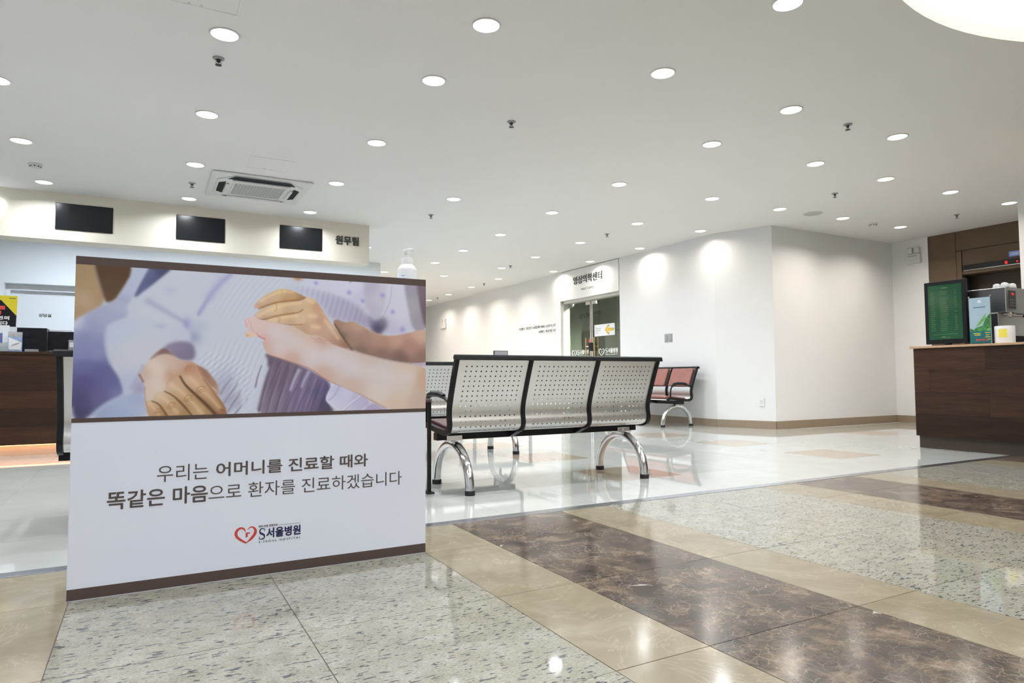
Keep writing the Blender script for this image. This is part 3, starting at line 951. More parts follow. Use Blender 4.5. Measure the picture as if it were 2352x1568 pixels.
PRINT_SHAPES = [
    ('fill',((-0.129,-0.135),(0.076,-0.154),(0.104,0.002),(0.141,0.136),(0.174,0.25),(0.084,0.318),(-0.114,0.444)),((0.024,0.058,(168,143,108)),(0.08,0.126,(175,148,114)),(0.07,0.233,(191,165,139)),(0.024,0.321,(179,152,120)),(0.118,0.217,(173,146,112))),0.008),
    ('fill',((0.082,-0.154),(0.303,-0.175),(0.315,-0.006),(0.326,0.037),(0.284,0.124),(0.23,0.222),(0.175,0.26),(0.141,0.143),(0.104,0.009)),((0.139,0.028,(86,60,38)),(0.263,0.027,(88,60,40)),(0.202,0.118,(92,68,52)),(0.18,0.213,(100,72,50))),0.008),
    ('fill',((0.308,-0.116),(0.454,-0.129),(0.42,0.001),(0.392,0.047),(0.354,0.116),(0.324,0.213),(0.281,0.274),(0.224,0.233),(0.284,0.12),(0.321,0.037)),((0.359,0.02,(190,200,225)),(0.304,0.148,(190,196,226)),(0.255,0.239,(172,178,208))),0.008),
    ('fill',((0.454,-0.129),(0.71,-0.151),(0.562,-0.01),(0.477,0.075),(0.407,0.143),(0.326,0.218),(0.355,0.138),(0.392,0.055),(0.42,-0.007)),((0.496,0.01,(72,74,108)),(0.431,0.067,(88,92,132)),(0.362,0.16,(100,105,150)),(0.405,0.039,(110,118,165))),0.007),
    ('fill',((-0.016,0.379),(0.084,0.307),(0.175,0.253),(0.23,0.225),(0.293,0.244),(0.308,0.338),(0.184,0.39),(0.174,0.501),(0.208,0.648),(0.282,0.766),(0.294,0.853),(0.177,0.907),(0.077,1.01),(-0.006,1.014)),((0.023,0.377,(205,208,230)),(0.086,0.389,(158,163,200)),(0.058,0.475,(140,146,188)),(0.121,0.573,(143,147,190)),(0.049,0.588,(140,143,190)),(0.062,0.659,(108,110,165)),(0.142,0.701,(98,98,152)),(0.065,0.764,(88,85,136)),(0.037,0.869,(78,76,120)),(0.016,0.973,(70,68,106)),(0.217,0.766,(104,104,156)),(0.244,0.845,(122,122,170)),(0.158,0.857,(100,98,145)),(0.239,0.341,(172,178,212)),(0.249,0.261,(180,185,215)),(0.145,0.316,(172,176,208))),0.01),
    ('fill',((0.08,1.01),(0.177,0.918),(0.287,0.847),(0.421,0.833),(0.457,1.023)),((0.16,0.964,(160,172,208)),(0.282,0.903,(172,184,216)),(0.377,0.876,(170,178,212)),(0.398,0.963,(180,190,218)),(0.284,0.974,(165,178,214))),0.014),
    ('line',((0.933,0.007),(0.855,0.086),(0.793,0.182),(0.732,0.299)),(160,158,206),(0.0186,0.0143),0.75),
    ('line',((0.883,0.037),(0.8,0.174)),(176,178,216),(0.0357,0.0357),0.5),
    ('line',((0.421,0.223),(0.501,0.271),(0.582,0.32),(0.644,0.356)),(172,172,206),(0.0243,0.0143),0.7),
    ('blob',(0.661,0.37),0.0286,0.0429,(150,150,206),0.75),
    ('blob',(0.707,0.46),0.0429,0.05,(142,150,188),0.7),
    ('blob',(0.734,0.383),0.0571,0.0429,(180,188,212),0.6),
    ('blob',(0.552,0.142),0.0429,0.0286,(186,192,222),0.5),
    ('fill',((0.178,0.401),(0.227,0.37),(0.333,0.337),(0.496,0.342),(0.603,0.372),(0.672,0.423),(0.694,0.483),(0.605,0.486),(0.536,0.515),(0.461,0.595),(0.401,0.661),(0.383,0.723),(0.343,0.796),(0.3,0.867),(0.28,0.809),(0.26,0.723),(0.205,0.648),(0.175,0.544)),((0.222,0.435,(196,205,230)),(0.335,0.396,(200,206,228)),(0.339,0.585,(206,209,222)),(0.308,0.788,(190,196,222)),(0.245,0.622,(202,206,222)),(0.497,0.42,(203,208,226)),(0.639,0.454,(200,204,224)),(0.401,0.511,(206,209,222))),0.009),
    ('blob',(0.497,0.391),0.0357,0.0186,(176,184,212),0.6),
    ('line',((0.178,0.401),(0.178,0.544),(0.208,0.648)),(180,184,212),(0.01,0.01),0.4),
    ('line',((0.337,0.803),(0.374,0.731),(0.398,0.665)),(168,170,200),(0.0157,0.0157),0.6),
    ('fill',((0.325,0.846),(0.368,0.752),(0.4,0.76),(0.417,0.804),(0.415,0.855)),((0,0,(168,166,200)),),0.012),
    ('fill',((0.513,0.531),(0.572,0.497),(0.639,0.486),(0.701,0.505),(0.719,0.566),(0.707,0.626),(0.628,0.623),(0.587,0.605),(0.553,0.56)),((0.566,0.53,(145,135,162)),(0.634,0.544,(140,128,158)),(0.688,0.566,(124,116,146)),(0.655,0.604,(132,120,148))),0.01),
    ('ribs',((0.902,0.016),(1.341,-0.006),(1.286,0.085),(1.156,0.142),(1.083,0.231),(1.024,0.319),(0.837,0.326)),0.62,0.0329,3.375,0.03,0),
    ('ribs',((0.741,0.602),(0.929,0.462),(1.154,0.499),(1.182,0.563),(1.094,1.006),(0.711,0.994)),0.42,0.0371,5.25,0.03,1),
    ('ribs',((0.723,0.581),(0.913,0.579),(1.089,0.655),(1.094,1.015),(0.941,1.01),(0.867,0.847),(0.766,0.679)),0.72,0.0314,10.5,0.02,0.5),
    ('blob',(0.909,0.794),0.0786,0.1071,(160,162,190),0.55),
    ('blob',(0.969,0.911),0.0786,0.0714,(150,150,178),0.55),
    ('line',((0.952,0.741),(0.882,0.855)),(122,122,150),(0.0036,0.0079),0.6),
    ('line',((0.996,0.78),(0.904,0.924)),(122,122,150),(0.0036,0.0079),0.6),
    ('line',((1.04,0.803),(0.934,0.979)),(122,122,150),(0.0036,0.0079),0.6),
    ('line',((1.063,0.889),(0.984,0.996)),(122,122,150),(0.0036,0.0079),0.6),
    ('line',((1.025,0.795),(1.041,0.889),(1.035,1.005)),(206,211,230),(0.0171,0.0171),0.8),
    ('fill',((0.426,0.625),(0.468,0.576),(0.525,0.527),(0.56,0.564),(0.601,0.601),(0.534,0.605),(0.468,0.613)),((0.455,0.606,(169,136,128)),(0.523,0.546,(125,95,93)),(0.567,0.583,(148,120,119))),0.006),
    ('fill',((0.717,0.645),(0.787,0.683),(0.823,0.732),(0.868,0.794),(0.874,0.874),(0.832,0.847),(0.775,0.755)),((0.774,0.702,(155,116,100)),(0.831,0.771,(167,126,108)),(0.86,0.84,(187,154,138))),0.006),
    ('fill',((0.398,0.665),(0.442,0.621),(0.488,0.587),(0.534,0.576),(0.584,0.591),(0.628,0.623),(0.676,0.624),(0.728,0.645),(0.756,0.706),(0.792,0.77),(0.839,0.835),(0.883,0.901),(0.915,0.944),(0.935,1.048),(0.444,1.03),(0.424,0.95),(0.412,0.891),(0.415,0.804),(0.4,0.76),(0.381,0.723)),((0.469,0.657,(223,206,196)),(0.503,0.694,(222,207,198)),(0.534,0.609,(209,183,170)),(0.405,0.709,(202,177,166)),(0.471,0.768,(218,203,195)),(0.447,0.833,(219,202,189)),(0.558,0.791,(222,206,193)),(0.663,0.679,(189,140,116)),(0.629,0.649,(208,181,165)),(0.711,0.664,(192,155,133)),(0.556,0.724,(191,143,117)),(0.61,0.739,(183,137,107)),(0.515,0.657,(219,199,187)),(0.589,0.687,(216,195,180))),0.005),
    ('fill',((0.631,0.747),(0.643,0.687),(0.669,0.649),(0.728,0.649),(0.775,0.747),(0.843,0.839),(0.915,0.944),(0.938,1.04),(0.87,1.023),(0.806,0.945),(0.728,0.864),(0.659,0.799)),((0.667,0.683,(185,132,104)),(0.658,0.754,(213,183,157)),(0.706,0.762,(212,180,152)),(0.725,0.702,(191,149,124)),(0.741,0.83,(194,160,127)),(0.775,0.8,(203,168,139)),(0.798,0.877,(191,155,119)),(0.84,0.893,(178,139,106)),(0.862,0.954,(170,131,96)),(0.905,0.963,(153,112,87)),(0.898,1.008,(143,101,73)),(0.791,0.914,(158,122,89))),0.004),
    ('fill',((0.529,0.835),(0.537,0.768),(0.576,0.724),(0.624,0.739),(0.659,0.799),(0.728,0.864),(0.806,0.945),(0.863,1.038),(0.71,1.032),(0.647,0.933),(0.586,0.869)),((0.557,0.739,(194,149,124)),(0.578,0.798,(219,198,176)),(0.618,0.791,(201,166,135)),(0.632,0.844,(210,180,146)),(0.673,0.852,(185,149,113)),(0.674,0.904,(194,159,121)),(0.729,0.913,(180,143,105)),(0.737,0.973,(196,160,123)),(0.799,0.983,(175,139,104)),(0.661,0.919,(175,139,102)),(0.599,0.858,(193,160,129))),0.004),
    ('fill',((0.455,0.899),(0.467,0.848),(0.519,0.827),(0.586,0.869),(0.647,0.933),(0.71,1.032),(0.552,1.027),(0.521,0.956),(0.494,0.919)),((0.493,0.863,(217,196,175)),(0.526,0.886,(217,192,161)),(0.58,0.902,(196,163,128)),(0.554,0.938,(196,161,125)),(0.601,0.954,(187,151,113)),(0.649,0.993,(166,129,90)),(0.581,0.991,(191,155,119)),(0.527,0.938,(185,149,113))),0.004),
    ('fill',((0.413,0.898),(0.458,0.892),(0.494,0.919),(0.521,0.956),(0.559,1.027),(0.444,1.023),(0.424,0.95)),((0.448,0.914,(214,188,160)),(0.436,0.95,(197,164,133)),(0.488,0.951,(197,162,123)),(0.522,0.989,(172,133,95)),(0.469,0.987,(185,149,113))),0.004),
    ('line',((0.685,0.743),(0.748,0.811),(0.833,0.9),(0.876,0.954)),(232,202,166),(0.0157,0.0157),0.5),
    ('line',((0.571,0.787),(0.646,0.848),(0.722,0.935),(0.765,0.989)),(232,202,166),(0.0157,0.0157),0.5),
    ('line',((0.496,0.86),(0.55,0.901),(0.608,0.977)),(232,202,166),(0.0143,0.0143),0.5),
    ('line',((0.442,0.914),(0.468,0.944),(0.495,0.988)),(232,202,166),(0.0114,0.0114),0.5),
    ('line',((0.463,0.657),(0.497,0.716),(0.492,0.797)),(230,212,204),(0.0429,0.0429),0.5),
    ('line',((0.735,0.875),(0.806,0.949)),(150,104,62),(0.01,0.01),0.5),
    ('line',((0.606,0.888),(0.661,0.949)),(150,104,62),(0.0086,0.0086),0.5),
    ('line',((0.768,0.755),(0.832,0.839),(0.897,0.932)),(176,124,88),(0.0071,0.0071),0.5),
    ('line',((0.623,0.732),(0.655,0.792),(0.728,0.865),(0.806,0.945),(0.863,1.015)),(84,56,32),(0.005,0.0143),0.9),
    ('line',((0.529,0.833),(0.586,0.865),(0.647,0.93),(0.703,1.006)),(108,72,40),(0.0036,0.0086),0.85),
    ('line',((0.454,0.896),(0.494,0.916),(0.521,0.954),(0.552,1.008)),(108,72,40),(0.0029,0.0086),0.85),
    ('line',((0.731,0.656),(0.767,0.74),(0.818,0.816),(0.875,0.901),(0.919,0.963)),(150,100,70),(0.0043,0.0043),0.55),
    ('line',((0.411,0.804),(0.414,0.891),(0.437,0.979)),(182,136,110),(0.0043,0.0043),0.5),
    ('line',((0.377,0.72),(0.4,0.767)),(128,82,70),(0.0064,0.0064),0.7),
    ('line',((0.65,0.904),(0.657,0.874),(0.676,0.859),(0.706,0.869)),(150,102,64),(0.0029,0.0029),0.65),
    ('line',((0.663,0.907),(0.674,0.883),(0.698,0.881)),(142,94,56),(0.0029,0.0029),0.7),
    ('line',((0.674,0.91),(0.685,0.895),(0.704,0.896)),(150,102,64),(0.0025,0.0025),0.55),
    ('blob',(0.683,0.876),0.01,0.0071,(222,186,142),0.5),
    ('line',((0.725,0.846),(0.733,0.815),(0.753,0.799),(0.785,0.809)),(150,102,64),(0.0029,0.0029),0.65),
    ('line',((0.739,0.85),(0.751,0.824),(0.777,0.822)),(142,94,56),(0.0029,0.0029),0.7),
    ('line',((0.751,0.853),(0.762,0.837),(0.783,0.838)),(150,102,64),(0.0025,0.0025),0.55),
    ('blob',(0.761,0.817),0.0105,0.0075,(222,186,142),0.5),
    ('line',((0.551,0.95),(0.558,0.923),(0.574,0.91),(0.601,0.919)),(150,102,64),(0.0029,0.0029),0.65),
    ('line',((0.563,0.953),(0.572,0.931),(0.594,0.929)),(142,94,56),(0.0029,0.0029),0.7),
    ('line',((0.573,0.955),(0.582,0.942),(0.599,0.943)),(150,102,64),(0.0025,0.0025),0.55),
    ('blob',(0.58,0.925),0.009,0.0064,(222,186,142),0.5),
    ('line',((0.475,0.981),(0.481,0.959),(0.494,0.949),(0.516,0.956)),(150,102,64),(0.0029,0.0029),0.65),
    ('line',((0.485,0.983),(0.492,0.966),(0.51,0.964)),(142,94,56),(0.0029,0.0029),0.7),
    ('line',((0.493,0.986),(0.5,0.975),(0.514,0.976)),(150,102,64),(0.0025,0.0025),0.55),
    ('blob',(0.499,0.961),0.0075,0.0054,(222,186,142),0.5),
    ('line',((0.828,0.812),(0.857,0.836)),(222,190,180),(0.0036,0.0036),0.8),
    ('line',((0.88,0.962),(0.912,0.978)),(120,72,50),(0.0043,0.0043),0.5),
    ('fill',((1.168,0.563),(1.25,0.583),(1.412,0.643),(1.527,0.702),(1.675,0.791),(1.613,0.912),(1.721,1.04),(1.117,1.021),(1.143,0.902),(1.184,0.712),(1.203,0.619)),((1.217,0.619,(110,98,118)),(1.204,0.712,(122,108,130)),(1.294,0.777,(118,102,124)),(1.379,0.849,(126,112,146)),(1.45,0.923,(128,114,152)),(1.594,0.853,(98,88,128)),(1.632,0.964,(82,74,102)),(1.275,0.919,(128,116,138)),(1.174,0.952,(138,126,146)),(1.349,0.669,(118,102,120)),(1.52,0.764,(122,110,140))),0.008),
    ('ribs',((1.182,0.598),(1.405,0.654),(1.535,0.727),(1.638,0.802),(1.596,1.022),(1.127,1.007),(1.171,0.775)),0.36,0.0657,9.75,0.015,0.3),
    ('line',((1.194,0.676),(1.141,0.832),(1.1,0.985)),(198,204,226),(0.0129,0.009),0.8),
    ('line',((1.17,0.676),(1.122,0.743),(1.085,0.81)),(204,209,226),(0.0286,0.02),0.8),
    ('line',((1.419,0.691),(1.385,0.763),(1.361,0.835)),(186,190,214),(0.0143,0.01),0.8),
    ('line',((1.491,0.705),(1.461,0.76),(1.442,0.814)),(178,180,206),(0.0129,0.009),0.8),
    ('line',((1.137,0.705),(1.093,0.845),(1.061,0.984)),(206,211,228),(0.0214,0.015),0.8),
    ('line',((1.234,0.619),(1.18,0.804),(1.14,0.986)),(86,74,98),(0.0036,0.0071),0.6),
    ('line',((1.293,0.662),(1.236,0.829),(1.194,0.995)),(86,74,98),(0.0036,0.0071),0.6),
    ('line',((1.349,0.676),(1.295,0.837),(1.256,0.997)),(86,74,98),(0.0036,0.0071),0.6),
    ('line',((1.413,0.792),(1.362,0.896),(1.325,0.999)),(86,74,98),(0.0036,0.0071),0.6),
    ('line',((1.492,0.815),(1.443,0.908),(1.409,1.001)),(86,74,98),(0.0036,0.0071),0.6),
    ('line',((1.156,0.655),(1.129,0.733),(1.115,0.81)),(86,74,98),(0.0036,0.0071),0.6),
    ('line',((1.564,0.757),(1.514,0.877),(1.48,0.996)),(86,74,98),(0.0036,0.0071),0.6),
    ('fill',((1.286,0.07),(1.456,0.067),(1.721,0.108),(1.93,0.224),(1.986,0.391),(1.814,0.32),(1.671,0.317),(1.588,0.216),(1.514,0.138),(1.37,0.098)),((1.514,0.094,(190,190,216)),(1.625,0.17,(182,180,208)),(1.775,0.215,(176,172,200)),(1.891,0.256,(170,164,192)),(1.7,0.279,(178,174,202)),(1.37,0.08,(192,194,216))),0.02),
    ('ribs',((1.341,0.038),(1.721,0.108),(1.93,0.232),(1.915,0.332),(1.671,0.31),(1.588,0.216),(1.485,0.132)),0.3,0.04,6.75,0.02,0.8),
    ('fill',((1.369,-0.015),(1.921,-0.03),(1.922,0.155),(1.852,0.166),(1.721,0.114),(1.55,0.073),(1.412,0.04)),((1.513,0.027,(208,211,232)),(1.812,0.046,(214,214,236)),(1.875,0.135,(202,200,228))),0.012),
    ('fill',((1.905,-0.029),(2.104,-0.034),(2.081,0.202),(2.017,0.305),(1.93,0.216),(1.914,0.133)),((1.968,0.037,(188,180,206)),(2.033,0.127,(200,196,216)),(1.969,0.192,(192,186,208)),(2.08,0.046,(206,202,222))),0.012),
    ('fill',((2.096,-0.033),(2.248,-0.035),(2.286,0.193),(2.329,0.366),(2.131,0.426),(2.042,0.328),(2.097,0.217)),((2.17,0.057,(212,212,232)),(2.212,0.236,(212,211,230)),(2.13,0.356,(198,194,220)),(2.253,0.353,(206,205,228))),0.01),
    ('line',((2.137,0.019),(2.129,0.145),(2.065,0.265)),(176,172,198),(0.0057,0.0057),0.5),
    ('fill',((2.231,-0.05),(2.353,-0.058),(2.456,0.379),(2.32,0.382),(2.278,0.193)),((2.286,0.05,(160,156,174)),(2.336,0.151,(172,168,180)),(2.371,0.317,(162,156,172))),0.01),
    ('fill',((2.336,-0.065),(2.473,-0.074),(2.473,0.362),(2.422,0.348),(2.387,0.205),(2.362,0.07)),((2.396,0.044,(122,104,118)),(2.413,0.188,(112,96,108))),0.01),
    ('fill',((1.93,0.239),(2.002,0.306),(2.073,0.257),(2.114,0.325),(2.066,0.389),(2.026,0.421),(1.962,0.369)),((1.954,0.285,(140,132,164)),(2.026,0.375,(84,78,108)),(2.081,0.295,(132,122,146))),0.016),
    ('blob',(1.794,0.087),0.0171,0.0171,(150,140,208),0.75),
    ('blob',(1.539,0.029),0.0143,0.0143,(150,140,208),0.75),
    ('blob',(1.902,0.147),0.0157,0.0157,(150,140,208),0.75),
    ('blob',(2.063,0.095),0.0186,0.0186,(150,140,208),0.75),
    ('blob',(2.229,0.363),0.0243,0.0243,(150,140,208),0.75),
    ('blob',(2.146,0.223),0.0171,0.0171,(150,140,208),0.75),
    ('blob',(1.804,0.001),0.01,0.01,(150,140,208),0.75),
    ('blob',(1.405,0.001),0.0314,0.0186,(188,130,84),0.9),
    ('fill',((1.663,0.318),(1.7,0.296),(1.761,0.326),(1.818,0.305),(1.9,0.348),(2.01,0.406),(2.131,0.42),(2.253,0.396),(2.473,0.334),(2.474,0.635),(2.296,0.637),(2.051,0.598),(1.816,0.536),(1.77,0.488),(1.716,0.406)),((1.701,0.316,(168,130,114)),(1.777,0.367,(181,148,131)),(1.853,0.334,(194,161,142)),(1.815,0.456,(165,135,120)),(1.932,0.454,(169,134,120)),(2.05,0.482,(182,141,128)),(2.171,0.449,(199,161,145)),(2.379,0.389,(210,175,158)),(2.295,0.509,(179,138,128)),(2.051,0.552,(139,109,102)),(2.213,0.593,(125,98,93)),(2.405,0.603,(145,115,107)),(1.893,0.539,(136,109,100)),(1.747,0.428,(121,101,88)),(2.01,0.429,(183,150,133))),0.004),
    ('line',((1.686,0.339),(1.731,0.413),(1.785,0.495),(1.816,0.532)),(98,78,64),(0.0071,0.0157),0.75),
    ('line',((1.915,0.355),(2.018,0.41),(2.139,0.422)),(206,160,140),(0.0071,0.0071),0.5),
    ('fill',((1.435,0.157),(1.467,0.138),(1.507,0.142),(1.551,0.173),(1.592,0.238),(1.637,0.304),(1.701,0.384),(1.755,0.462),(1.816,0.536),(1.65,0.494),(1.59,0.446),(1.532,0.433),(1.467,0.424),(1.366,0.361),(1.344,0.285),(1.415,0.26),(1.457,0.215)),((1.5,0.161,(225,198,167)),(1.537,0.215,(198,149,115)),(1.443,0.281,(219,190,159)),(1.516,0.286,(225,197,169)),(1.552,0.314,(189,139,113)),(1.627,0.386,(199,165,146)),(1.538,0.366,(223,195,168)),(1.445,0.384,(189,150,124)),(1.553,0.41,(196,157,130)),(1.702,0.444,(181,141,120)),(1.663,0.34,(207,177,161)),(1.77,0.503,(155,116,99)),(1.588,0.253,(203,167,143)),(1.401,0.349,(209,174,140)),(1.486,0.243,(218,188,156))),0.003),
    ('fill',((1.165,0.328),(1.233,0.297),(1.316,0.276),(1.436,0.257),(1.472,0.302),(1.451,0.351),(1.359,0.354),(1.268,0.347),(1.199,0.347)),((1.233,0.318,(225,198,164)),(1.316,0.308,(221,192,158)),(1.408,0.297,(221,192,163)),(1.345,0.34,(196,160,126)),(1.192,0.334,(205,174,141))),0.003),
    ('fill',((1.094,0.295),(1.124,0.262),(1.184,0.221),(1.252,0.191),(1.343,0.176),(1.449,0.16),(1.472,0.221),(1.418,0.26),(1.316,0.279),(1.233,0.3),(1.172,0.324),(1.118,0.315)),((1.131,0.293,(216,190,167)),(1.253,0.231,(223,196,157)),(1.371,0.204,(214,184,153)),(1.198,0.269,(222,196,168)),(1.344,0.256,(204,170,135)),(1.443,0.208,(214,184,152)),(1.179,0.313,(191,154,122))),0.003),
    ('fill',((1.085,0.237),(1.126,0.181),(1.159,0.149),(1.231,0.109),(1.286,0.082),(1.37,0.098),(1.467,0.139),(1.442,0.162),(1.343,0.178),(1.252,0.191),(1.184,0.221),(1.13,0.245)),((1.106,0.229,(221,187,178)),(1.156,0.171,(225,199,180)),(1.197,0.19,(203,168,137)),(1.286,0.103,(227,201,157)),(1.371,0.127,(199,160,122)),(1.442,0.145,(172,128,91)),(1.231,0.142,(214,184,150)),(1.315,0.156,(190,150,112)),(1.144,0.232,(191,151,126))),0.003),
    ('line',((1.143,0.186),(1.231,0.128),(1.3,0.102),(1.37,0.11)),(240,212,172),(0.01,0.01),0.5),
    ('line',((1.131,0.29),(1.246,0.228),(1.343,0.198),(1.428,0.187)),(240,212,172),(0.0129,0.0129),0.5),
    ('line',((1.199,0.327),(1.282,0.304),(1.401,0.284)),(240,212,172),(0.01,0.01),0.5),
    ('line',((1.485,0.162),(1.515,0.175)),(240,212,172),(0.0157,0.0157),0.5),
    ('line',((1.494,0.279),(1.537,0.285)),(240,212,172),(0.0171,0.0171),0.5),
    ('line',((1.516,0.36),(1.56,0.366)),(240,212,172),(0.0157,0.0157),0.5),
    ('line',((1.611,0.312),(1.664,0.385),(1.709,0.444)),(240,212,172),(0.0143,0.0143),0.5),
    ('line',((1.144,0.232),(1.232,0.192),(1.343,0.169),(1.435,0.157)),(178,124,78),(0.0064,0.0064),0.45),
    ('line',((1.165,0.314),(1.247,0.285),(1.372,0.262)),(186,134,90),(0.0064,0.0064),0.45),
    ('line',((1.13,0.244),(1.184,0.22),(1.252,0.191),(1.343,0.178),(1.435,0.164),(1.462,0.142)),(140,86,44),(0.0036,0.0036),0.8),
    ('line',((1.124,0.315),(1.172,0.323),(1.233,0.298),(1.316,0.278),(1.415,0.26),(1.443,0.236)),(138,86,46),(0.0036,0.0036),0.8),
    ('line',((1.186,0.345),(1.261,0.345),(1.345,0.356),(1.444,0.347)),(146,96,56),(0.0036,0.0036),0.7),
    ('line',((1.352,0.358),(1.416,0.392),(1.474,0.426)),(160,108,72),(0.0043,0.0043),0.6),
    ('line',((1.249,0.199),(1.26,0.231),(1.243,0.257)),(178,132,84),(0.0029,0.0029),0.6),
    ('line',((1.261,0.294),(1.271,0.317),(1.267,0.34)),(176,130,84),(0.0029,0.0029),0.6),
    ('line',((1.274,0.292),(1.283,0.313),(1.276,0.338)),(176,130,84),(0.0029,0.0029),0.6),
    ('line',((1.286,0.092),(1.293,0.12)),(196,150,96),(0.0029,0.0029),0.5),
    ('line',((1.588,0.253),(1.633,0.311),(1.671,0.37)),(228,196,172),(0.0064,0.0064),0.4),
    ('fill',((1.031,0.428),(1.059,0.404),(1.109,0.415),(1.121,0.443),(1.073,0.456),(1.046,0.452)),((1.046,0.431,(223,196,182)),(1.093,0.437,(227,200,185))),0.003),
    ('blob',(1.056,0.441),0.0114,0.0064,(210,140,80),0.8),
    ('fill',((1.029,0.347),(1.038,0.322),(1.074,0.304),(1.101,0.302),(1.165,0.331),(1.254,0.343),(1.345,0.359),(1.405,0.378),(1.492,0.435),(1.539,0.421),(1.59,0.438),(1.653,0.484),(1.778,0.527),(1.972,0.585),(2.213,0.632),(2.474,0.655),(2.474,1.065),(2.165,1.016),(1.974,0.927),(1.857,0.866),(1.705,0.804),(1.593,0.744),(1.505,0.677),(1.412,0.644),(1.251,0.592),(1.196,0.574),(1.173,0.536),(1.156,0.488),(1.175,0.464),(1.119,0.437),(1.065,0.403),(1.037,0.375)),((1.058,0.339,(226,199,199)),(1.132,0.357,(224,200,195)),(1.099,0.401,(224,196,193)),(1.167,0.449,(212,164,161)),(1.16,0.414,(224,200,197)),(1.235,0.419,(217,201,204)),(1.374,0.466,(213,196,197)),(1.27,0.526,(219,203,205)),(1.199,0.562,(210,182,173)),(1.174,0.513,(208,178,169)),(1.496,0.456,(216,188,176)),(1.59,0.472,(205,172,160)),(1.519,0.595,(216,206,210)),(1.665,0.579,(213,203,207)),(1.817,0.668,(211,201,205)),(2.051,0.706,(209,199,198)),(2.279,0.706,(214,197,186)),(2.405,0.762,(202,172,149)),(2.38,0.967,(201,178,167)),(2.052,0.86,(218,206,201)),(1.818,0.818,(207,183,174)),(2.173,0.978,(217,191,175)),(1.362,0.618,(205,173,162)),(1.593,0.724,(205,175,164)),(1.932,0.591,(208,189,183)),(2.214,0.847,(214,199,191)),(1.409,0.407,(212,185,172))),0.003),
    ('line',((1.248,0.411),(1.41,0.494),(1.591,0.565),(1.817,0.653),(2.052,0.729),(2.296,0.761)),(224,214,218),(0.0643,0.0643),0.45),
    ('line',((1.653,0.486),(1.778,0.528),(1.972,0.587),(2.213,0.634),(2.428,0.651)),(192,142,128),(0.0043,0.0043),0.6),
    ('line',((1.199,0.575),(1.251,0.592),(1.412,0.644),(1.505,0.677),(1.593,0.742),(1.705,0.802),(1.857,0.864),(1.974,0.925)),(184,124,104),(0.0043,0.0043),0.7),
    ('line',((1.974,0.925),(2.093,0.991)),(190,132,104),(0.0071,0.0071),0.6),
    ('line',((1.081,0.338),(1.077,0.373),(1.096,0.415)),(200,160,158),(0.0029,0.0029),0.6),
    ('line',((1.116,0.425),(1.14,0.45),(1.175,0.464)),(206,110,112),(0.005,0.005),0.8),
    ('blob',(1.117,0.432),0.01,0.0064,(230,214,214),0.8),
    ('line',((1.165,0.331),(1.254,0.343),(1.345,0.359),(1.405,0.378),(1.492,0.435)),(222,200,196),(0.0029,0.0029),0.6),
    ('line',((1.503,0.441),(1.539,0.462),(1.576,0.447)),(186,136,122),(0.0029,0.0029),0.5),
    ('line',((1.532,0.477),(1.576,0.469),(1.613,0.494)),(186,136,122),(0.0029,0.0029),0.5),
    ('line',((1.561,0.447),(1.598,0.469),(1.62,0.464)),(186,136,122),(0.0029,0.0029),0.5),
    ('line',((1.034,0.325),(1.043,0.353)),(196,150,150),(0.0029,0.0029),0.5),
    ('line',((1.043,0.35),(1.052,0.378)),(196,150,150),(0.0029,0.0029),0.5),
    ('line',((1.058,0.318),(1.066,0.345)),(196,150,150),(0.0029,0.0029),0.5),
    ('fill',((2.279,0.637),(2.473,0.623),(2.474,0.659),(2.38,0.655)),((0,0,(196,178,200)),),0.003),
    ('fill',((1.974,0.931),(2.077,0.994),(2.165,1.016),(2.133,1.054),(1.881,1.045)),((0,0,(178,168,202)),),0.006),
    ('fill',((1.671,0.8),(1.72,0.804),(1.857,0.866),(1.985,0.935),(1.896,0.995),(1.843,1.044),(1.732,1.004),(1.658,0.953),(1.608,0.912)),((1.697,0.839,(196,196,226)),(1.78,0.878,(206,204,232)),(1.857,0.917,(190,186,218)),(1.744,0.982,(206,204,228)),(1.934,0.934,(188,180,214)),(1.639,0.92,(212,212,236))),0.004),
    ('line',((1.727,0.81),(1.683,0.891),(1.639,0.92)),(168,164,200),(0.0071,0.0071),0.6),
    ('line',((1.888,0.889),(1.811,0.946),(1.747,0.997)),(226,224,242),(0.0043,0.0043),0.9),
    ('line',((1.895,0.895),(1.819,0.952),(1.755,1.001)),(160,154,190),(0.0036,0.0036),0.5),
    ('line',((1.675,0.8),(1.617,0.908),(1.658,0.953),(1.729,0.996)),(222,222,242),(0.005,0.005),0.6),
]

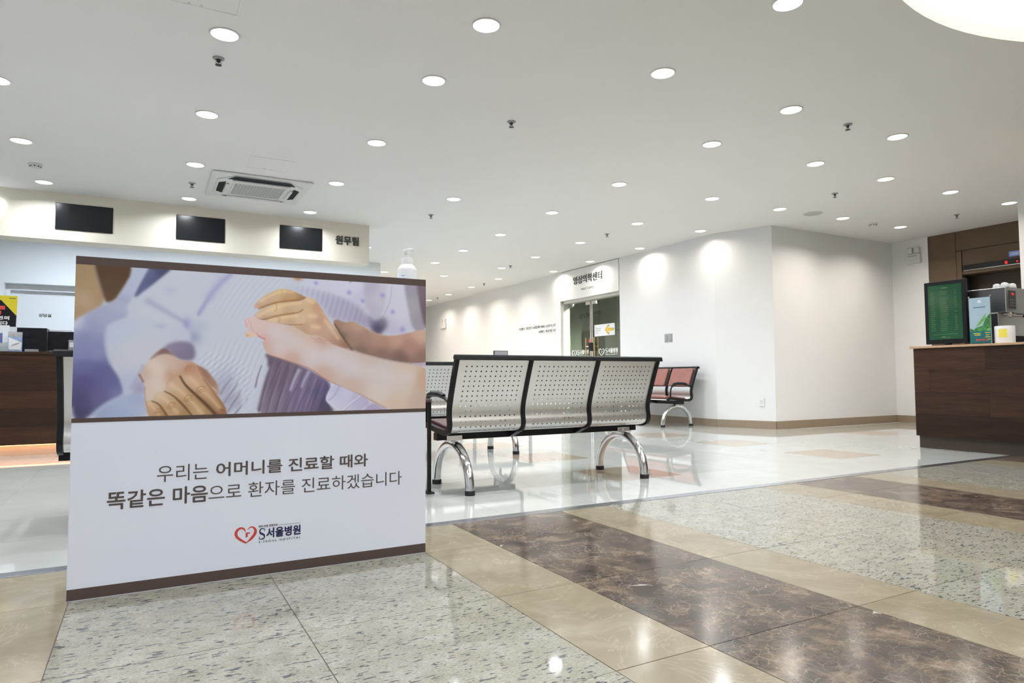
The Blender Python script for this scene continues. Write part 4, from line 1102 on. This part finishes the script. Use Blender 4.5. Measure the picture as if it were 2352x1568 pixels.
def print_mesh():
    W, Hh = 760, 314
    img = paint_print(PRINT_SHAPES, W, Hh)
    x0, x1, z0, z1 = lx(-.2086), lx(1.0266), .5913, 1.1017
    xs = np.linspace(x0, x1, W + 1); zs = np.linspace(z1, z0, Hh + 1)
    vv = np.zeros((Hh + 1, W + 1, 3)); vv[..., 0] = xs[None]; vv[..., 1] = -.0005; vv[..., 2] = zs[:, None]
    i = np.arange(Hh)[:, None] * (W + 1) + np.arange(W)[None]
    quads = np.stack([i, i + W + 1, i + W + 2, i + 1], -1).reshape(-1, 4)
    me = bpy.data.meshes.new('picture')
    me.vertices.add(vv.reshape(-1, 3).shape[0]); me.vertices.foreach_set('co', vv.ravel())
    me.loops.add(quads.size); me.loops.foreach_set('vertex_index', quads.ravel())
    me.polygons.add(len(quads)); me.polygons.foreach_set('loop_start', np.arange(len(quads)) * 4)
    me.update(calc_edges=True)
    big = np.zeros((Hh + 1, W + 1, 3)); n = np.zeros((Hh + 1, W + 1, 1))
    for a in (0, 1):
        for b in (0, 1):
            big[a:a + Hh, b:b + W] += img; n[a:a + Hh, b:b + W] += 1
    col = (big / n) * PRINT_GAIN
    lin = np.where(col <= .04045, col / 12.92, ((col + .055) / 1.055) ** 2.4)
    ca = me.color_attributes.new('print', 'FLOAT_COLOR', 'POINT')
    ca.data.foreach_set('color', np.concatenate([lin.reshape(-1, 3), np.ones((lin.reshape(-1, 3).shape[0], 1))], 1).astype(np.float32).ravel())
    me.materials.append(MATS['printed_picture'])
    return me
PRINT_GAIN = 1.06
pic = link('picture', print_mesh(), pb)
pic['label'] = 'printed photograph of two people clasping hands'

FX_ = (1, 0, 0); UPZ = (0, 0, 1)
def board_text(body, x0, x1, z0, z1, mat, bold=0.0):
    return lettering('lettering', body, mat, pb, (lx(x0), -.0007, z0), FX_, UPZ, x1 - x0, z1 - z0, bold)
board_text('우리는', .043, .205, .364, .421, 'letter_brown')
board_text('어머니를 진료할 때와', .230, .783, .369, .420, 'letter_brown', .017)
board_text('똑같은 마음', -.103, .204, .284, .344, 'letter_brown', .017)
board_text('으로 환자를 진료하겠습니다', .207, .923, .286, .341, 'letter_brown')
board_text('척추·관절 정형외과', .376, .443, .1735, .182, 'letter_dark', .02)
board_text('서울병원', .4035, .526, .1325, .1695, 'letter_navy', .035)
board_text('S - S E O U L   H O S P I T A L', .377, .526, .1185, .1255, 'letter_dark', .01)
MB().box(lx(.447), -.0007, .1757, lx(.525), -.0003, .1765).build('rule_line', 'letter_dark', pb)

def ribbon(pts, widths, closed=False):
    """Flat stroke of varying width through smooth points: returns outline polygon."""
    P = [Vector(p) for p in pts]
    n = 8; Q = []; Wd = []
    for i in range(len(P) - 1):
        p0, p1, p2, p3 = P[max(i - 1, 0)], P[i], P[i + 1], P[min(i + 2, len(P) - 1)]
        for k in range(n):
            t = k / n
            Q.append(.5 * ((2 * p1) + (-p0 + p2) * t + (2 * p0 - 5 * p1 + 4 * p2 - p3) * t * t + (-p0 + 3 * p1 - 3 * p2 + p3) * t ** 3))
            Wd.append(widths[i] * (1 - t) + widths[i + 1] * t)
    Q.append(P[-1]); Wd.append(widths[-1])
    L, Rr = [], []
    for i, q in enumerate(Q):
        t = (Q[min(i + 1, len(Q) - 1)] - Q[max(i - 1, 0)]).normalized()
        nn = Vector((-t.y, t.x)) * Wd[i] / 2
        L.append(q + nn); Rr.append(q - nn)
    return L, Rr
def stroke(mb, pts, widths, T):
    L, Rr = ribbon(pts, widths)
    n = len(L)
    mb.add([T(p.x, p.y) for p in L] + [T(p.x, p.y) for p in Rr], [(i, i + 1, n + i + 1, n + i) for i in range(n - 1)])
HEART_L = ([(.50, .70), (.40, .92), (.22, .97), (.06, .80), (.05, .52), (.22, .27), (.50, .03), (.56, .02)], [.02, .10, .13, .14, .14, .13, .10, .02])
HEART_R = ([(.56, .02), (.78, .25), (.96, .55), (.97, .80), (.84, .97), (.70, .96), (.58, .82)], [.04, .15, .15, .12, .09, .06, .02])
SCURVE = ([(.86, .80), (.72, .95), (.42, .97), (.20, .82), (.24, .62), (.52, .50), (.80, .36), (.80, .14), (.52, .03), (.24, .06), (.10, .24)], [.05, .07, .10, .16, .19, .20, .19, .15, .10, .07, .05])
def heart(name, mat, parent, T):
    mb = MB()
    stroke(mb, *HEART_L, T); stroke(mb, *HEART_R, T)
    for poly in ([(.50, .36), (.60, .36), (.60, .58), (.72, .58), (.72, .66), (.50, .66)],):
        mb.add([T(*p) for p in poly], [tuple(range(len(poly)))])
    return mb.build(name, mat, parent)
def big_s(name, mat, parent, T):
    mb = MB(); stroke(mb, *SCURVE, T)
    for q in ([(.82, .70), (.88, .70), (.90, 1.0), (.85, 1.0)], [(.08, .0), (.13, .0), (.15, .30), (.09, .30)]):
        mb.add([T(*p) for p in q], [(0, 1, 2, 3)])
    return mb.build(name, mat, parent)
heart('logo_heart', 'letter_red', pb, lambda u, v: (lx(.297 + .070 * u), -.0007, .124 + .056 * v))
big_s('logo_letter', 'letter_navy', pb, lambda u, v: (lx(.376 + .025 * u), -.0007, .130 + .040 * v))

# pump bottle on the board's shelf
bt = thing('pump_bottle', 'white hand sanitiser pump bottle standing above the picture board', 'bottle', (.978, SY + .094, 1.0605))
MB().lathe([(.036, 0), (.0405, .004), (.0415, .01), (.0415, .115), (.040, .124), (.030, .138), (.0255, .142), (.0255, .144)], 28).build('body', 'white_plastic', bt, True)
MB().lathe([(.0245, .143), (.0245, .164), (.023, .170), (.012, .172)], 28).build('cap', 'white_plastic', bt, True)
MB().lathe([(.0098, .170), (.0098, .187), (.0118, .188), (.0118, .198)], 16).build('pump_neck', 'white_plastic', bt, True)
MB().prism([(-.016, .200), (-.013, .207), (.004, .212), (.022, .212), (.028, .209), (.027, .203), (.023, .206), (.010, .198), (-.012, .196)], 1, -.009, .009).build('pump_head', 'white_plastic', bt, bevel=.003)
lb = MB()
for k, (z0, z1) in enumerate(((.045, .05), (.06, .064), (.075, .079), (.088, .091))):
    vs = []
    for i in range(5):
        a = math.radians(214 + i * 6)
        vs += [(.0418 * math.cos(a), .0418 * math.sin(a), z0), (.0418 * math.cos(a), .0418 * math.sin(a), z1)]
    lb.add(vs, [(2 * i, 2 * i + 2, 2 * i + 3, 2 * i + 1) for i in range(4)])
lb.build('label_print', 'card_blue', bt)

# ------------------------------------------------------------------ reception side
def tv(x0, x1, lab):
    o = thing('wall_screen', lab, 'screen', ((x0 + x1) / 2, 8.7235, 2.354), group='black screens on the cream bulkhead')
    w = (x1 - x0) / 2
    MB().box(-w, -.010, 0, w, 0, .293).build('housing', 'black_plastic', o, bevel=.003)
    MB().box(-w + .006, -.0112, .010, w - .006, -.0095, .287).build('display', 'black_screen', o)
tv(-.893, -.353, 'switched-off black screen leftmost on the cream bulkhead')
tv(.285, .815, 'switched-off black screen in the middle of the cream bulkhead')
tv(1.453, 1.979, 'switched-off black screen beside the dark lettering on the bulkhead')
o = lettering('wall_lettering', '원무팀', 'letter_dark', None, (2.150, 8.7238, 2.466), FX_, UPZ, .308, .118, .03, .012)
tag(o, 'dark lettering at the right end of the cream bulkhead', 'lettering')
# edge of a lit letter, the rest lies outside the picture
lt = MB()
lt.prism([(-1.50, 2.455), (-1.395, 2.455), (-1.366, 2.475), (-1.355, 2.515), (-1.370, 2.540), (-1.347, 2.555), (-1.340, 2.582), (-1.352, 2.605), (-1.39, 2.622), (-1.50, 2.622)], 1, 8.695, 8.7235)
o = lt.build('lit_letter', 'letter_lit', bevel=.006); tag(o, 'edge of a glowing white letter at the left picture border', 'lit letter')

dk = thing('reception_desk', 'long dark wood reception desk with amber light under its front', 'desk', (-.85, 7.8, 0))
for r in range(5):
    z0, z1 = .103 + r * .171, .103 + (r + 1) * .171
    cuts = [(-3.1, -.9 + .5 * (r % 2)), (-.9 + .5 * (r % 2), 1.4 - .6 * (r % 2)), (1.4 - .6 * (r % 2), 3.05)]
    for a, b in cuts:
        MB().box(a + .0008, 0, z0 + .0006, b - .0008, .02, z1 - .0006).build('plank', 'walnut_x', dk)
MB().box(-3.1, .0205, .103, 3.05, .60, .955).build('carcass', 'elevator_dark', dk)
MB().box(-3.12, -.012, .958, 3.07, .62, .985).build('desk_top', 'walnut_x', dk, bevel=.003)
MB().box(-3.05, .11, 0, 3.0, .55, .103).build('kick_panel', 'soffit_paint', dk)
MB().box(-3.05, .060, .094, 3.0, .075, .1025).build('light_strip', 'led_amber', dk)

ps = thing('standing_poster', 'yellow and black poster standing on the reception desk', 'poster', (-1.32, 8.1, .985))
PZ = .985
MB().box(-.25, 0, .012, .206, .004, .556).build('sheet', 'paper', ps)
MB().add([(-.25, -.0008, .252), (.196, -.0008, .252), (.199, -.0008, .36), (.075, -.0008, .51), (-.25, -.0008, .555)], [(0, 1, 2, 3, 4)]).build('black_field', 'desk_black', ps)
MB().add([(-.25, -.0006, .5555), (.204, -.0006, .5555), (.199, -.0006, .36), (.078, -.0006, .508), (-.25, -.0006, .508)], [(0, 1, 2, 3, 4)]).build('yellow_field', 'yellow_print', ps)
lettering('lettering', '전의', 'letter_white', ps, (.045, -.0012, .318), FX_, UPZ, .098, .038, .04)
lettering('lettering', '니다', 'letter_white', ps, (.045, -.0012, .266), FX_, UPZ, .088, .040, .04)
MB().box(.0, -.0012, .418, .106, -.0009, .455).box(.0, -.0012, .37, .077, -.0009, .405).build('red_print', 'letter_red', ps)
MB().box(.135, -.0012, .528, .19, -.0009, .534).build('small_print', 'letter_dark', ps)
MB().box(-.2, -.03, 0, .2, .05, .012).build('holder_base', 'clear_plastic', ps)

br = thing('brochure_rack', 'white brochures in a clear holder at the left end of the reception desk', 'brochure', (-1.25, 7.95, .985))
MB().box(-.10, 0, .008, .098, .006, .255).build('sheet', 'paper', br)
MB().box(-.10, -.0008, .085, .047, -.0002, .18).build('blue_print', 'blue_print', br)
MB().box(-.10, -.0012, .145, .036, -.0006, .155).build('red_print', 'letter_red', br)
MB().box(-.11, -.02, 0, .104, .03, .008).box(-.11, -.022, .0, .104, -.019, .09).build('holder', 'clear_plastic', br)
br = thing('leaflet_stack', 'leaflets with a pale building picture beside the yellow poster', 'leaflet', (-1.098, 7.90, .985))
MB().box(-.054, 0, .004, .054, .02, .19).build('sheet', 'card_blue', br)
MB().box(-.05, -.0008, .145, .052, -.0002, .189).build('title_band', 'grey_print', br)
MB().add([(-.05, -.0012, .02), (.048, -.0012, .02), (.05, -.0012, .09), (.0, -.0012, .115), (-.05, -.0012, .14)], [(0, 1, 2, 3, 4)]).build('building_print', 'paper', br)
MB().add([(-.03, -.0016, .05), (.03, -.0016, .075), (.04, -.0016, .095), (-.02, -.0016, .07)], [(0, 1, 2, 3)]).build('shadow_print', 'grey_print', br)
MB().box(-.06, -.012, 0, .06, .032, .004).build('holder', 'clear_plastic', br)

def office_box(x0, x1, y, h, lab, name='desk_printer'):
    o = thing(name, lab, 'printer', ((x0 + x1) / 2, y, .985))
    w = (x1 - x0) / 2
    MB().box(-w, 0, .0, w, .22, h).build('housing', 'desk_black', o, bevel=.006)
    MB().box(-w * .55, -.004, h * .62, w * .35, .002, h * .68).build('slot', 'black_plastic', o)
    MB().box(-w * .4, -.012, .0, w * .5, 0, .035).build('paper_tray', 'grey_plastic', o, bevel=.003)
    return o
office_box(-1.128, -.876, 8.15, .25, 'black box printer standing behind the leaflets on the desk')
mn = thing('desk_monitor', 'black monitor back on the reception desk beside the printer', 'monitor', (-.70, 8.20, .985))
MB().box(-.172, 0, .03, .26, .03, .222).build('housing', 'desk_black', mn, bevel=.006)
MB().box(.0, .03, .0, .12, .12, .012).box(.04, .03, .012, .08, .06, .16).build('stand', 'black_plastic', mn, bevel=.003)
mn = thing('paper_stack', 'stack of white paper behind the black monitor', 'paper', (-.79, 8.38, .985))
for k in range(3):
    MB().box(-.10, 0, k * .084, .11, .2, (k + 1) * .084 - .001).build('ream', 'paper', mn, bevel=.002)
cd = thing('card_holder', 'small grey card holder on the desk beside the picture board', 'card holder', (-.652, 8.16, .985))
MB().box(-.04, 0, .0, .06, .04, .135).build('back', 'grey_plastic', cd, bevel=.003)
MB().box(-.03, -.006, .06, .05, -.001, .11).build('card', 'paper', cd)
o = lettering('wall_lettering', '상담실', 'letter_dark', None, (-1.366, 11.7395, 1.621), FX_, UPZ, .152, .050, .02, .002)
tag(o, 'small dark lettering in the recess above the reception desk', 'lettering')

# desk with monitor beyond the benches
fd = thing('office_table', 'plain table behind the benches carrying a small monitor', 'table', (5.0, 9.7, 0))
MB().box(-.55, -.3, .70, .55, .3, .73).build('top', 'grey_plastic', fd, bevel=.003)
for sx in (-1, 1):
    for sy in (-1, 1):
        MB().box(sx * .5 - .02, sy * .26 - .02, 0, sx * .5 + .02, sy * .26 + .02, .70).build('leg', 'grey_plastic', fd)
fm = thing('far_monitor', 'small dark monitor peeking over the middle bench', 'monitor', (5.0, 9.5, .73))
MB().box(-.125, 0, .12, .13, .03, .41).build('housing', 'desk_black', fm, bevel=.005)
MB().box(-.115, -.001, .13, .12, .001, .40).build('display', 'grey_plastic', fm)
MB().box(-.09, -.03, 0, .09, .1, .012).box(-.02, .03, .012, .02, .05, .25).build('stand', 'black_plastic', fm)

# ------------------------------------------------------------------ glass double door
MY, MU = (0, -1, 0), UPZ
d1 = bpy.data.objects.new('door_1', None); COL.objects.link(d1); struct(d1, 'green glass double door under the white header panel')
MB().box(7.17, DY1 - .045, 0, 7.32, DY1, 2.185).box(7.17, DY0, 0, 7.32, DY0 + .035, 2.185).box(7.17, DY0, 2.135, 7.32, DY1, 2.185).build('frame', 'frame_cream', d1, bevel=.004)
def leaf(y0, y1, hinge_hi):
    g = MB().box(7.295, y0, .02, 7.307, y1, 2.13).build('glass_leaf', 'door_glass', d1)
    meet = y0 if hinge_hi else y1
    e = 1 if hinge_hi else -1
    MB().box(7.290, min(meet, meet + e * .028), .02, 7.312, max(meet, meet + e * .028), 2.12).build('edge_strip', 'chrome', g, bevel=.003)
    for yy in (meet + e * .08, (y1 if hinge_hi else y0) - e * .075):
        for z in (2.066, .02):
            MB().box(7.284, yy - .075, z, 7.318, yy + .075, z + .062).build('patch_fitting', 'plate_steel', g, bevel=.002)
    yh = meet + e * .125
    for xx in (7.262, 7.340):
        MB().tube([(xx, yh, .92), (xx, yh, 1.44)], .0125, 12).build('handle', 'brass', g, True)
    MB().tube([(7.262, yh, 1.28), (7.340, yh, 1.28)], .008, 10).tube([(7.262, yh, 1.05), (7.340, yh, 1.05)], .008, 10).build('handle_post', 'brass', g, True)
    return g
lL = leaf(10.242, 10.985, True)
lR = leaf(9.195, 10.222, False)
def door_logo(parent, yh, ys, yt0, yt1):
    X = 7.2938
    heart('logo_heart', 'letter_white', parent, lambda u, v: (X, yh - .162 * u, 1.097 + .125 * v))
    big_s('logo_letter', 'letter_white', parent, lambda u, v: (X, ys - .085 * u, 1.137 + .088 * v))
    lettering('logo_lettering', '서울병원', 'letter_white', parent, (X, yt0, 1.137), MY, MU, yt0 - yt1, .088, .035)
    lettering('logo_lettering', 'S-SEOUL HOSPITAL', 'letter_white', parent, (X, ys, 1.101), MY, MU, ys - yt1, .020, .02)
door_logo(lL, 10.886, 10.705, 10.615, 10.325)
door_logo(lR, 10.002, 9.818, 9.73, 9.440)
lk = thing('door_lock', 'black lock box with red sticker where the glass doors meet', 'lock', (7.262, 10.205, 1.19))
MB().box(-.022, -.05, 0, .022, .05, .16).build('case', 'black_plastic', lk, bevel=.01, seg=3)
MB().box(-.018, .0, .168, -.012, .05, .215).build('red_sticker', 'letter_red', lk)
MB().box(-.012, -.05, .16, .012, .05, .168).build('clip', 'grey_plastic', lk)
nt_ = thing('paper_notice', 'pale notice with a yellow arrow on the right glass door', 'notice', (7.2925, 9.823, 1.455))
MB().box(-.002, -.305, 0, 0, .305, .212).build('sheet', 'paper', nt_)
def arrow(gr):
    P = [(.032, .106), (.115, .182), (.150, .172), (.150, .158), (.112, .128), (.252, .128), (.268, .118), (.268, .094), (.252, .084), (.112, .084), (.150, .054), (.150, .040), (.115, .030)]
    c = (.15, .106)
    return [(-(c[0] + (u - c[0]) * gr), c[1] + (v - c[1]) * (gr + (gr - 1) * .6)) for u, v in P]
MB().prism(arrow(1.09), 0, -.0026, -.0018).build('arrow_outline', 'letter_dark', nt_)
MB().prism(arrow(1.0), 0, -.0032, -.0020).build('arrow', 'arrow_yellow', nt_)
tl = MB()
for z, a, b in ((.172, .285, .262), (.135, .285, .10), (.10, .285, .11), (.06, .285, .18)):
    tl.box(-.0026, b, z, -.0018, a, z + .008)
tl.build('text_line', 'letter_grey', nt_)
pt_ = thing('reflection_pane', 'added inner glass pane whose mirrored dark lettering stands in for a reflection', 'added_pane', (8.2, 11.55, 0))
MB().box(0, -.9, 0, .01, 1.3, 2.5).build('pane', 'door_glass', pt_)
lettering('lettering', '엑스레이 1실', 'letter_dark', pt_, (.012, -.37, 1.955), (0, 1, 0), UPZ, .76, .12, .02)  # mirrored text drawn on the added pane in place of a reflection
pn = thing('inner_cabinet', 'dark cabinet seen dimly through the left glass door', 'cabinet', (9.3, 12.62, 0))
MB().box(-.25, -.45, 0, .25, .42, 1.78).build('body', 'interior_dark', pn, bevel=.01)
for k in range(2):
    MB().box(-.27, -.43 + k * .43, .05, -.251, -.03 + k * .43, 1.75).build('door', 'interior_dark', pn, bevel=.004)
o = make_downlight(True); o.location = (8.3, 9.6, H); tag(o, 'unseen downlight added to brighten the room behind the glass door', 'downlight', 'unseen downlights added for light')  # unseen lamp added to brighten what shows through the door glass
for ch in o.children:
    if ch.type == 'LIGHT':
        ch.data.energy = 380

# lettering on the wall and header
hd = lettering('wall_lettering', '영상의학센터', 'letter_dark', None, (7.1178, 10.543, 2.456), MY, MU, .908, .150, .006, .012)
tag(hd, 'large dark lettering on the header above the glass door', 'lettering')
hd = lettering('wall_lettering', 'MRI/CT/BMD', 'letter_grey', None, (7.1178, 10.293, 2.325), MY, MU, .402, .040, .0, .003)
tag(hd, 'small grey lettering below the header title', 'lettering')
hd = lettering('wall_lettering', '지멘스 최첨단 AI탑재 MRI 3.0T/1.5T', 'letter_dark', None, (7.1298, 12.692, 1.715), MY, MU, 1.488, .061, .0, .004)
tag(hd, 'upper long line of dark lettering left of the glass door', 'lettering')
hd = lettering('wall_lettering', '지멘스 최신형 CT', 'letter_dark', None, (7.1298, 11.863, 1.612), MY, MU, .658, .059, .0, .004)
tag(hd, 'lower short line of dark lettering left of the glass door', 'lettering')

def switch_plate(y, lab):
    o = thing('light_switch', lab, 'switch', (7.13, y, 1.244), group='grey switch plates on the white wall')
    MB().box(-.008, -.040, 0, 0, .040, .132).build('plate', 'grey_plastic', o, bevel=.004)
    MB().box(-.012, -.026, .02, -.007, .026, .112).build('rocker', 'grey_plastic', o, bevel=.003)
switch_plate(7.994, 'left one of the two grey switch plates above the red bench')
switch_plate(7.900, 'right one of the two grey switch plates above the red bench')
ol = thing('wall_outlet', 'white socket plate low on the angled wall', 'outlet', (7.362, 6.382, .30), math.atan2(-.76, .30) + PI / 2)
MB().box(-.014, -.032, 0, -.002, .032, .12).build('plate', 'wall_paint', ol, bevel=.003)
MB().box(-.0155, -.02, .03, -.0138, .02, .09).build('socket', 'offwhite_plastic', ol, bevel=.0005)

def emergency_light(y, z, w, h, X, lab):
    o = thing('emergency_light', lab, 'emergency light', (X, y, z), group='emergency lights')
    MB().box(-.05, -w / 2, 0, 0, w / 2, h * .60).build('case', 'white_plastic', o, bevel=.006)
    MB().box(-.052, -w * .28, h * .10, -.0495, w * .36, h * .42).build('cover', 'offwhite_plastic', o, bevel=.002)
    MB().box(-.053, -w * .30, h * .45, -.0495, w * .36, h * .475).build('slot', 'letter_dark', o)
    for s in (-1, 1):
        MB().box(-.055, s * w * .26 - w * .2, h * .63, -.005, s * w * .26 + w * .2, h).build('lamp_head', 'offwhite_plastic', o, bevel=.01)
    MB().box(-.03, -w * .1, h * .59, -.015, w * .1, h * .66).build('bracket', 'white_plastic', o)
emergency_light(5.858, 2.386, .20, .24, 10.13, 'white twin-head emergency light beside the brown lift wall')
emergency_light(16.86, 2.045, .34, .25, 7.13, 'white emergency light far along the corridor wall')

# lift floor indicator
iv = thing('floor_indicator', 'black strip with red digits above the lift', 'indicator', (10.146, 4.3, 2.18))
MB().box(-.03, -.9, 0, 0, .875, .075).build('strip', 'black_screen', iv, bevel=.003)
MB().box(-.0335, -.9, -.004, -.028, .875, .004).build('edge', 'chrome', iv)
MB().box(-.0325, .325, .018, -.0295, .355, .058).build('digit', 'digit_red', iv)
MB().box(-.0325, .20, .025, -.0295, .22, .045).build('digit', 'digit_red', iv)
bs = thing('lit_sign', 'tiny bluish lit sign above the lift indicator', 'sign', (10.138, 4.55, 2.29))
MB().box(-.012, -.07, 0, 0, .06, .07).build('case', 'small_blue_light', bs, bevel=.003)
MB().box(-.0135, -.055, .02, -.0115, .045, .03).box(-.0135, -.055, .04, -.0115, .03, .05).build('text_line', 'letter_white', bs)

# ------------------------------------------------------------------ cafe counter
cc = thing('cafe_counter', 'dark wood plank cafe counter with light wood top', 'counter', (6.72, 3.94, 0))
joints = [[(1.2, 2.2), (2.2, 3.286), (3.286, 3.935)], [(1.2, 2.55), (2.55, 3.784), (3.784, 3.935)], [(1.2, 2.3), (2.3, 3.265), (3.265, 3.935)], [(1.2, 2.7), (2.7, 3.935)]]
for r in range(4):
    z1 = .977 - r * .2145; z0 = z1 - .2145
    for a, b in joints[r]:
        MB().box(0, a - 3.94 + .0006, z0 + .0005, .018, b - 3.94 - .0006, z1 - .0005).build('plank', 'walnut_y', cc)
MB().box(.0185, 1.2 - 3.94, .12, .80, -.006, .977).build('carcass', 'elevator_dark', cc)
MB().box(-.02, 1.2 - 3.94, .978, .82, .022, .999).build('counter_top', 'counter_top', cc, bevel=.002)
MB().box(.036, 1.2 - 3.94, 0, .78, -.016, .12).build('kick_panel', 'elevator_dark', cc)

mb_ = thing('menu_display', 'upright green menu screen with black frame on the cafe counter', 'screen', (6.90, 3.715, .999))
MB().box(0, -.195, .022, .035, .195, .642).build('frame', 'black_plastic', mb_, bevel=.004)
sc_ = MB().box(-.0012, -.158, .066, .001, .158, .605).build('display', 'menu_screen', mb_)
tx = MB()
def bar(y, z, l, h=.003):
    tx.box(-.0018, y - l, z, -.0011, y, z + h)
bar(.03, .572, .06, .005)
for k in range(20):
    z = .535 - k * .020
    bar(.135, z, .03 + .02 * random.random())
    if random.random() < .9:
        bar(.045, z, .05 + .03 * random.random())
    if random.random() < .8:
        bar(-.09, z, .015 + .012 * random.random())
bar(.12, .115, .23, .002); bar(.035, .092, .03, .004); bar(.05, .083, .09, .003)
tx.build('menu_lines', 'menu_text', mb_)
MB().box(.0, -.10, 0, .14, .10, .012).box(.034, -.03, .012, .05, .03, .2).build('stand', 'black_plastic', mb_, bevel=.003)
MB().box(-.06, .06, 0, -.01, .17, .002).build('card', 'paper', mb_)

bn = thing('mini_banner', 'small blue and green banner stand beside the menu screen', 'banner', (6.86, 3.385, .999))
MB().box(0, -.09, .012, .0015, .092, .440).build('sheet', 'sky_print', bn)
MB().box(-.0009, -.0895, .012, -.0003, .0915, .125).build('teal_field', 'teal_print', bn)
MB().add([(-.0006, -.0895, .125), (-.0006, .0915, .125), (-.0006, .088, .155), (-.0006, .06, .14), (-.0006, .03, .16), (-.0006, -.02, .175), (-.0006, -.05, .24), (-.0006, -.0895, .29)], [tuple(range(8))]).build('tree_print', 'green_print', bn)
MB().add([(-.0008, -.0895, .125), (-.0008, -.05, .125), (-.0008, -.06, .145), (-.0008, -.0895, .15)], [(0, 1, 2, 3)]).add([(-.0008, -.02, .20), (-.0008, .035, .165), (-.0008, .03, .18), (-.0008, -.03, .26), (-.0008, -.05, .285), (-.0008, -.05, .24)], [tuple(range(6))]).build('leaf_print', 'lime_print', bn)
q = MB()
for yy, z, l in ((.06, .10, .06), (.05, .085, .05), (-.04, .105, .045), (-.045, .085, .03), (-.04, .065, .045), (-.045, .043, .04)):
    q.box(-.0014, yy - l, z, -.0008, yy, z + .006)
q.build('text_line', 'yellow_print', bn)
q = MB()
for k in range(4):
    q.box(-.0014, .02 - k * .027, .035, -.0008, .04 - k * .027, .05)
q.build('badge_print', 'letter_red', bn)
q = MB()
q.box(-.0014, -.05, .345, -.0008, .055, .352).build('title_line', 'teal_print', bn)
MB().box(-.0014, -.02, .392, -.0008, .02, .396).box(-.0014, -.012, .402, -.0008, .012, .412).build('emblem_print', 'letter_white', bn)
for s in (-1, 1):
    MB().tube([(.004, s * .09, .0), (.004, s * .092, .455)], .003, 8).lathe([(.007, 0), (.007, .014)], 10, (.004, s * .092, .443)).build('pole', 'chrome', bn)
MB().box(-.03, -.10, 0, .05, .10, .008).build('base', 'clear_plastic', bn)

cp = thing('white_canister', 'white round canister with a yellow sticky note on the cafe counter', 'canister', (6.93, 3.215, .999))
MB().lathe([(.074, 0), (.079, .003), (.079, .156), (.076, .162), (.07, .163)], 36).build('body', 'white_plastic', cp, True)
vs = []
for i in range(9):
    a = math.radians(168 + i * 6.3)
    vs += [(.0798 * math.cos(a), .0798 * math.sin(a), .055), (.0798 * math.cos(a), .0798 * math.sin(a), .132)]
MB().add(vs, [(2 * i, 2 * i + 2, 2 * i + 3, 2 * i + 1) for i in range(8)]).build('sticky_note', 'yellow_note', cp)

em = thing('espresso_machine', 'stainless espresso machine behind the white canister', 'coffee machine', (7.03, 3.24, .999))
MB().box(0, .07, .03, .55, .34, .30).box(0, 0, .30, .55, .34, .535).build('body', 'machine_steel', em, bevel=.006)
MB().box(-.003, .075, .033, -.0005, .335, .295).box(-.003, .006, .305, -.0005, .335, .53).build('side_panel', 'dark_steel', em)
MB().box(.02, -.06, .03, .53, .07, .075).build('drip_tray', 'black_plastic', em, bevel=.003)
MB().box(-.004, -.07, .0, .54, .33, .03).build('base', 'black_plastic', em, bevel=.003)
MB().box(.05, -.006, .335, .17, .001, .505).build('keypad', 'letter_dark', em, bevel=.002)
MB().box(.095, -.0085, .462, .125, -.006, .482).build('digit', 'digit_red', em)
kb = MB()
for r in range(3):
    for c in range(3):
        kb.box(.066 + c * .038, -.0085, .36 + r * .026, .078 + c * .038, -.006, .368 + r * .026)
kb.build('key_marks', 'grey_plastic', em)
MB().lathe([(.032, .262), (.034, .285), (.034, .301)], 18, (.12, .03, 0)).build('group_head', 'chrome', em, True)
MB().tube([(.12, .03, .27), (.10, -.05, .265), (.085, -.10, .255)], [.014, .010, .012], 10).build('portafilter', 'chrome', em, True)
MB().tube([(-.01, .02, .275), (-.02, -.03, .272), (.03, -.06, .268)], .006, 8).build('steam_wand', 'chrome', em, True)
for k, (x, y) in enumerate(((.05, .03), (.12, .05), (.19, .03), (.10, .12), (.26, .06))):
    g = thing('coffee_cup', 'small white cup upside down on the espresso machine, %s from its front left edge' % ORD[k], 'cup', (7.03 + x, 3.24 + y, .999 + .5355), group='cups on the espresso machine')
    MB().lathe([(.031, 0), (.033, .004), (.030, .03), (.024, .042), (.010, .047)], 20).build('bowl', 'white_plastic', g, True)
    MB().lathe([(.0335, 0), (.0335, .003)], 20, caps=False).build('rim', 'chrome', g, True)
gd = thing('coffee_grinder', 'black coffee grinder cut by the right picture edge', 'grinder', (7.22, 2.985, .999))
MB().box(-.03, -.16, .0, .22, .10, .20).box(.03, -.16, .20, .22, .10, .30).box(-.02, -.16, .30, .22, .115, .47).build('body', 'black_plastic', gd, bevel=.012)
MB().lathe([(.06, .47), (.085, .50), (.085, .53), (.05, .535)], 24, (.10, -.0, 0)).build('hopper', 'clear_plastic', gd, True)
MB().lathe([(.087, .50), (.087, .508)], 24, (.10, 0, 0), caps=False).build('hopper_rim', 'chrome', gd, True)
MB().tube([(-.04, .06, .26), (.02, .06, .262)], .008, 8).build('spout', 'chrome', gd, True)
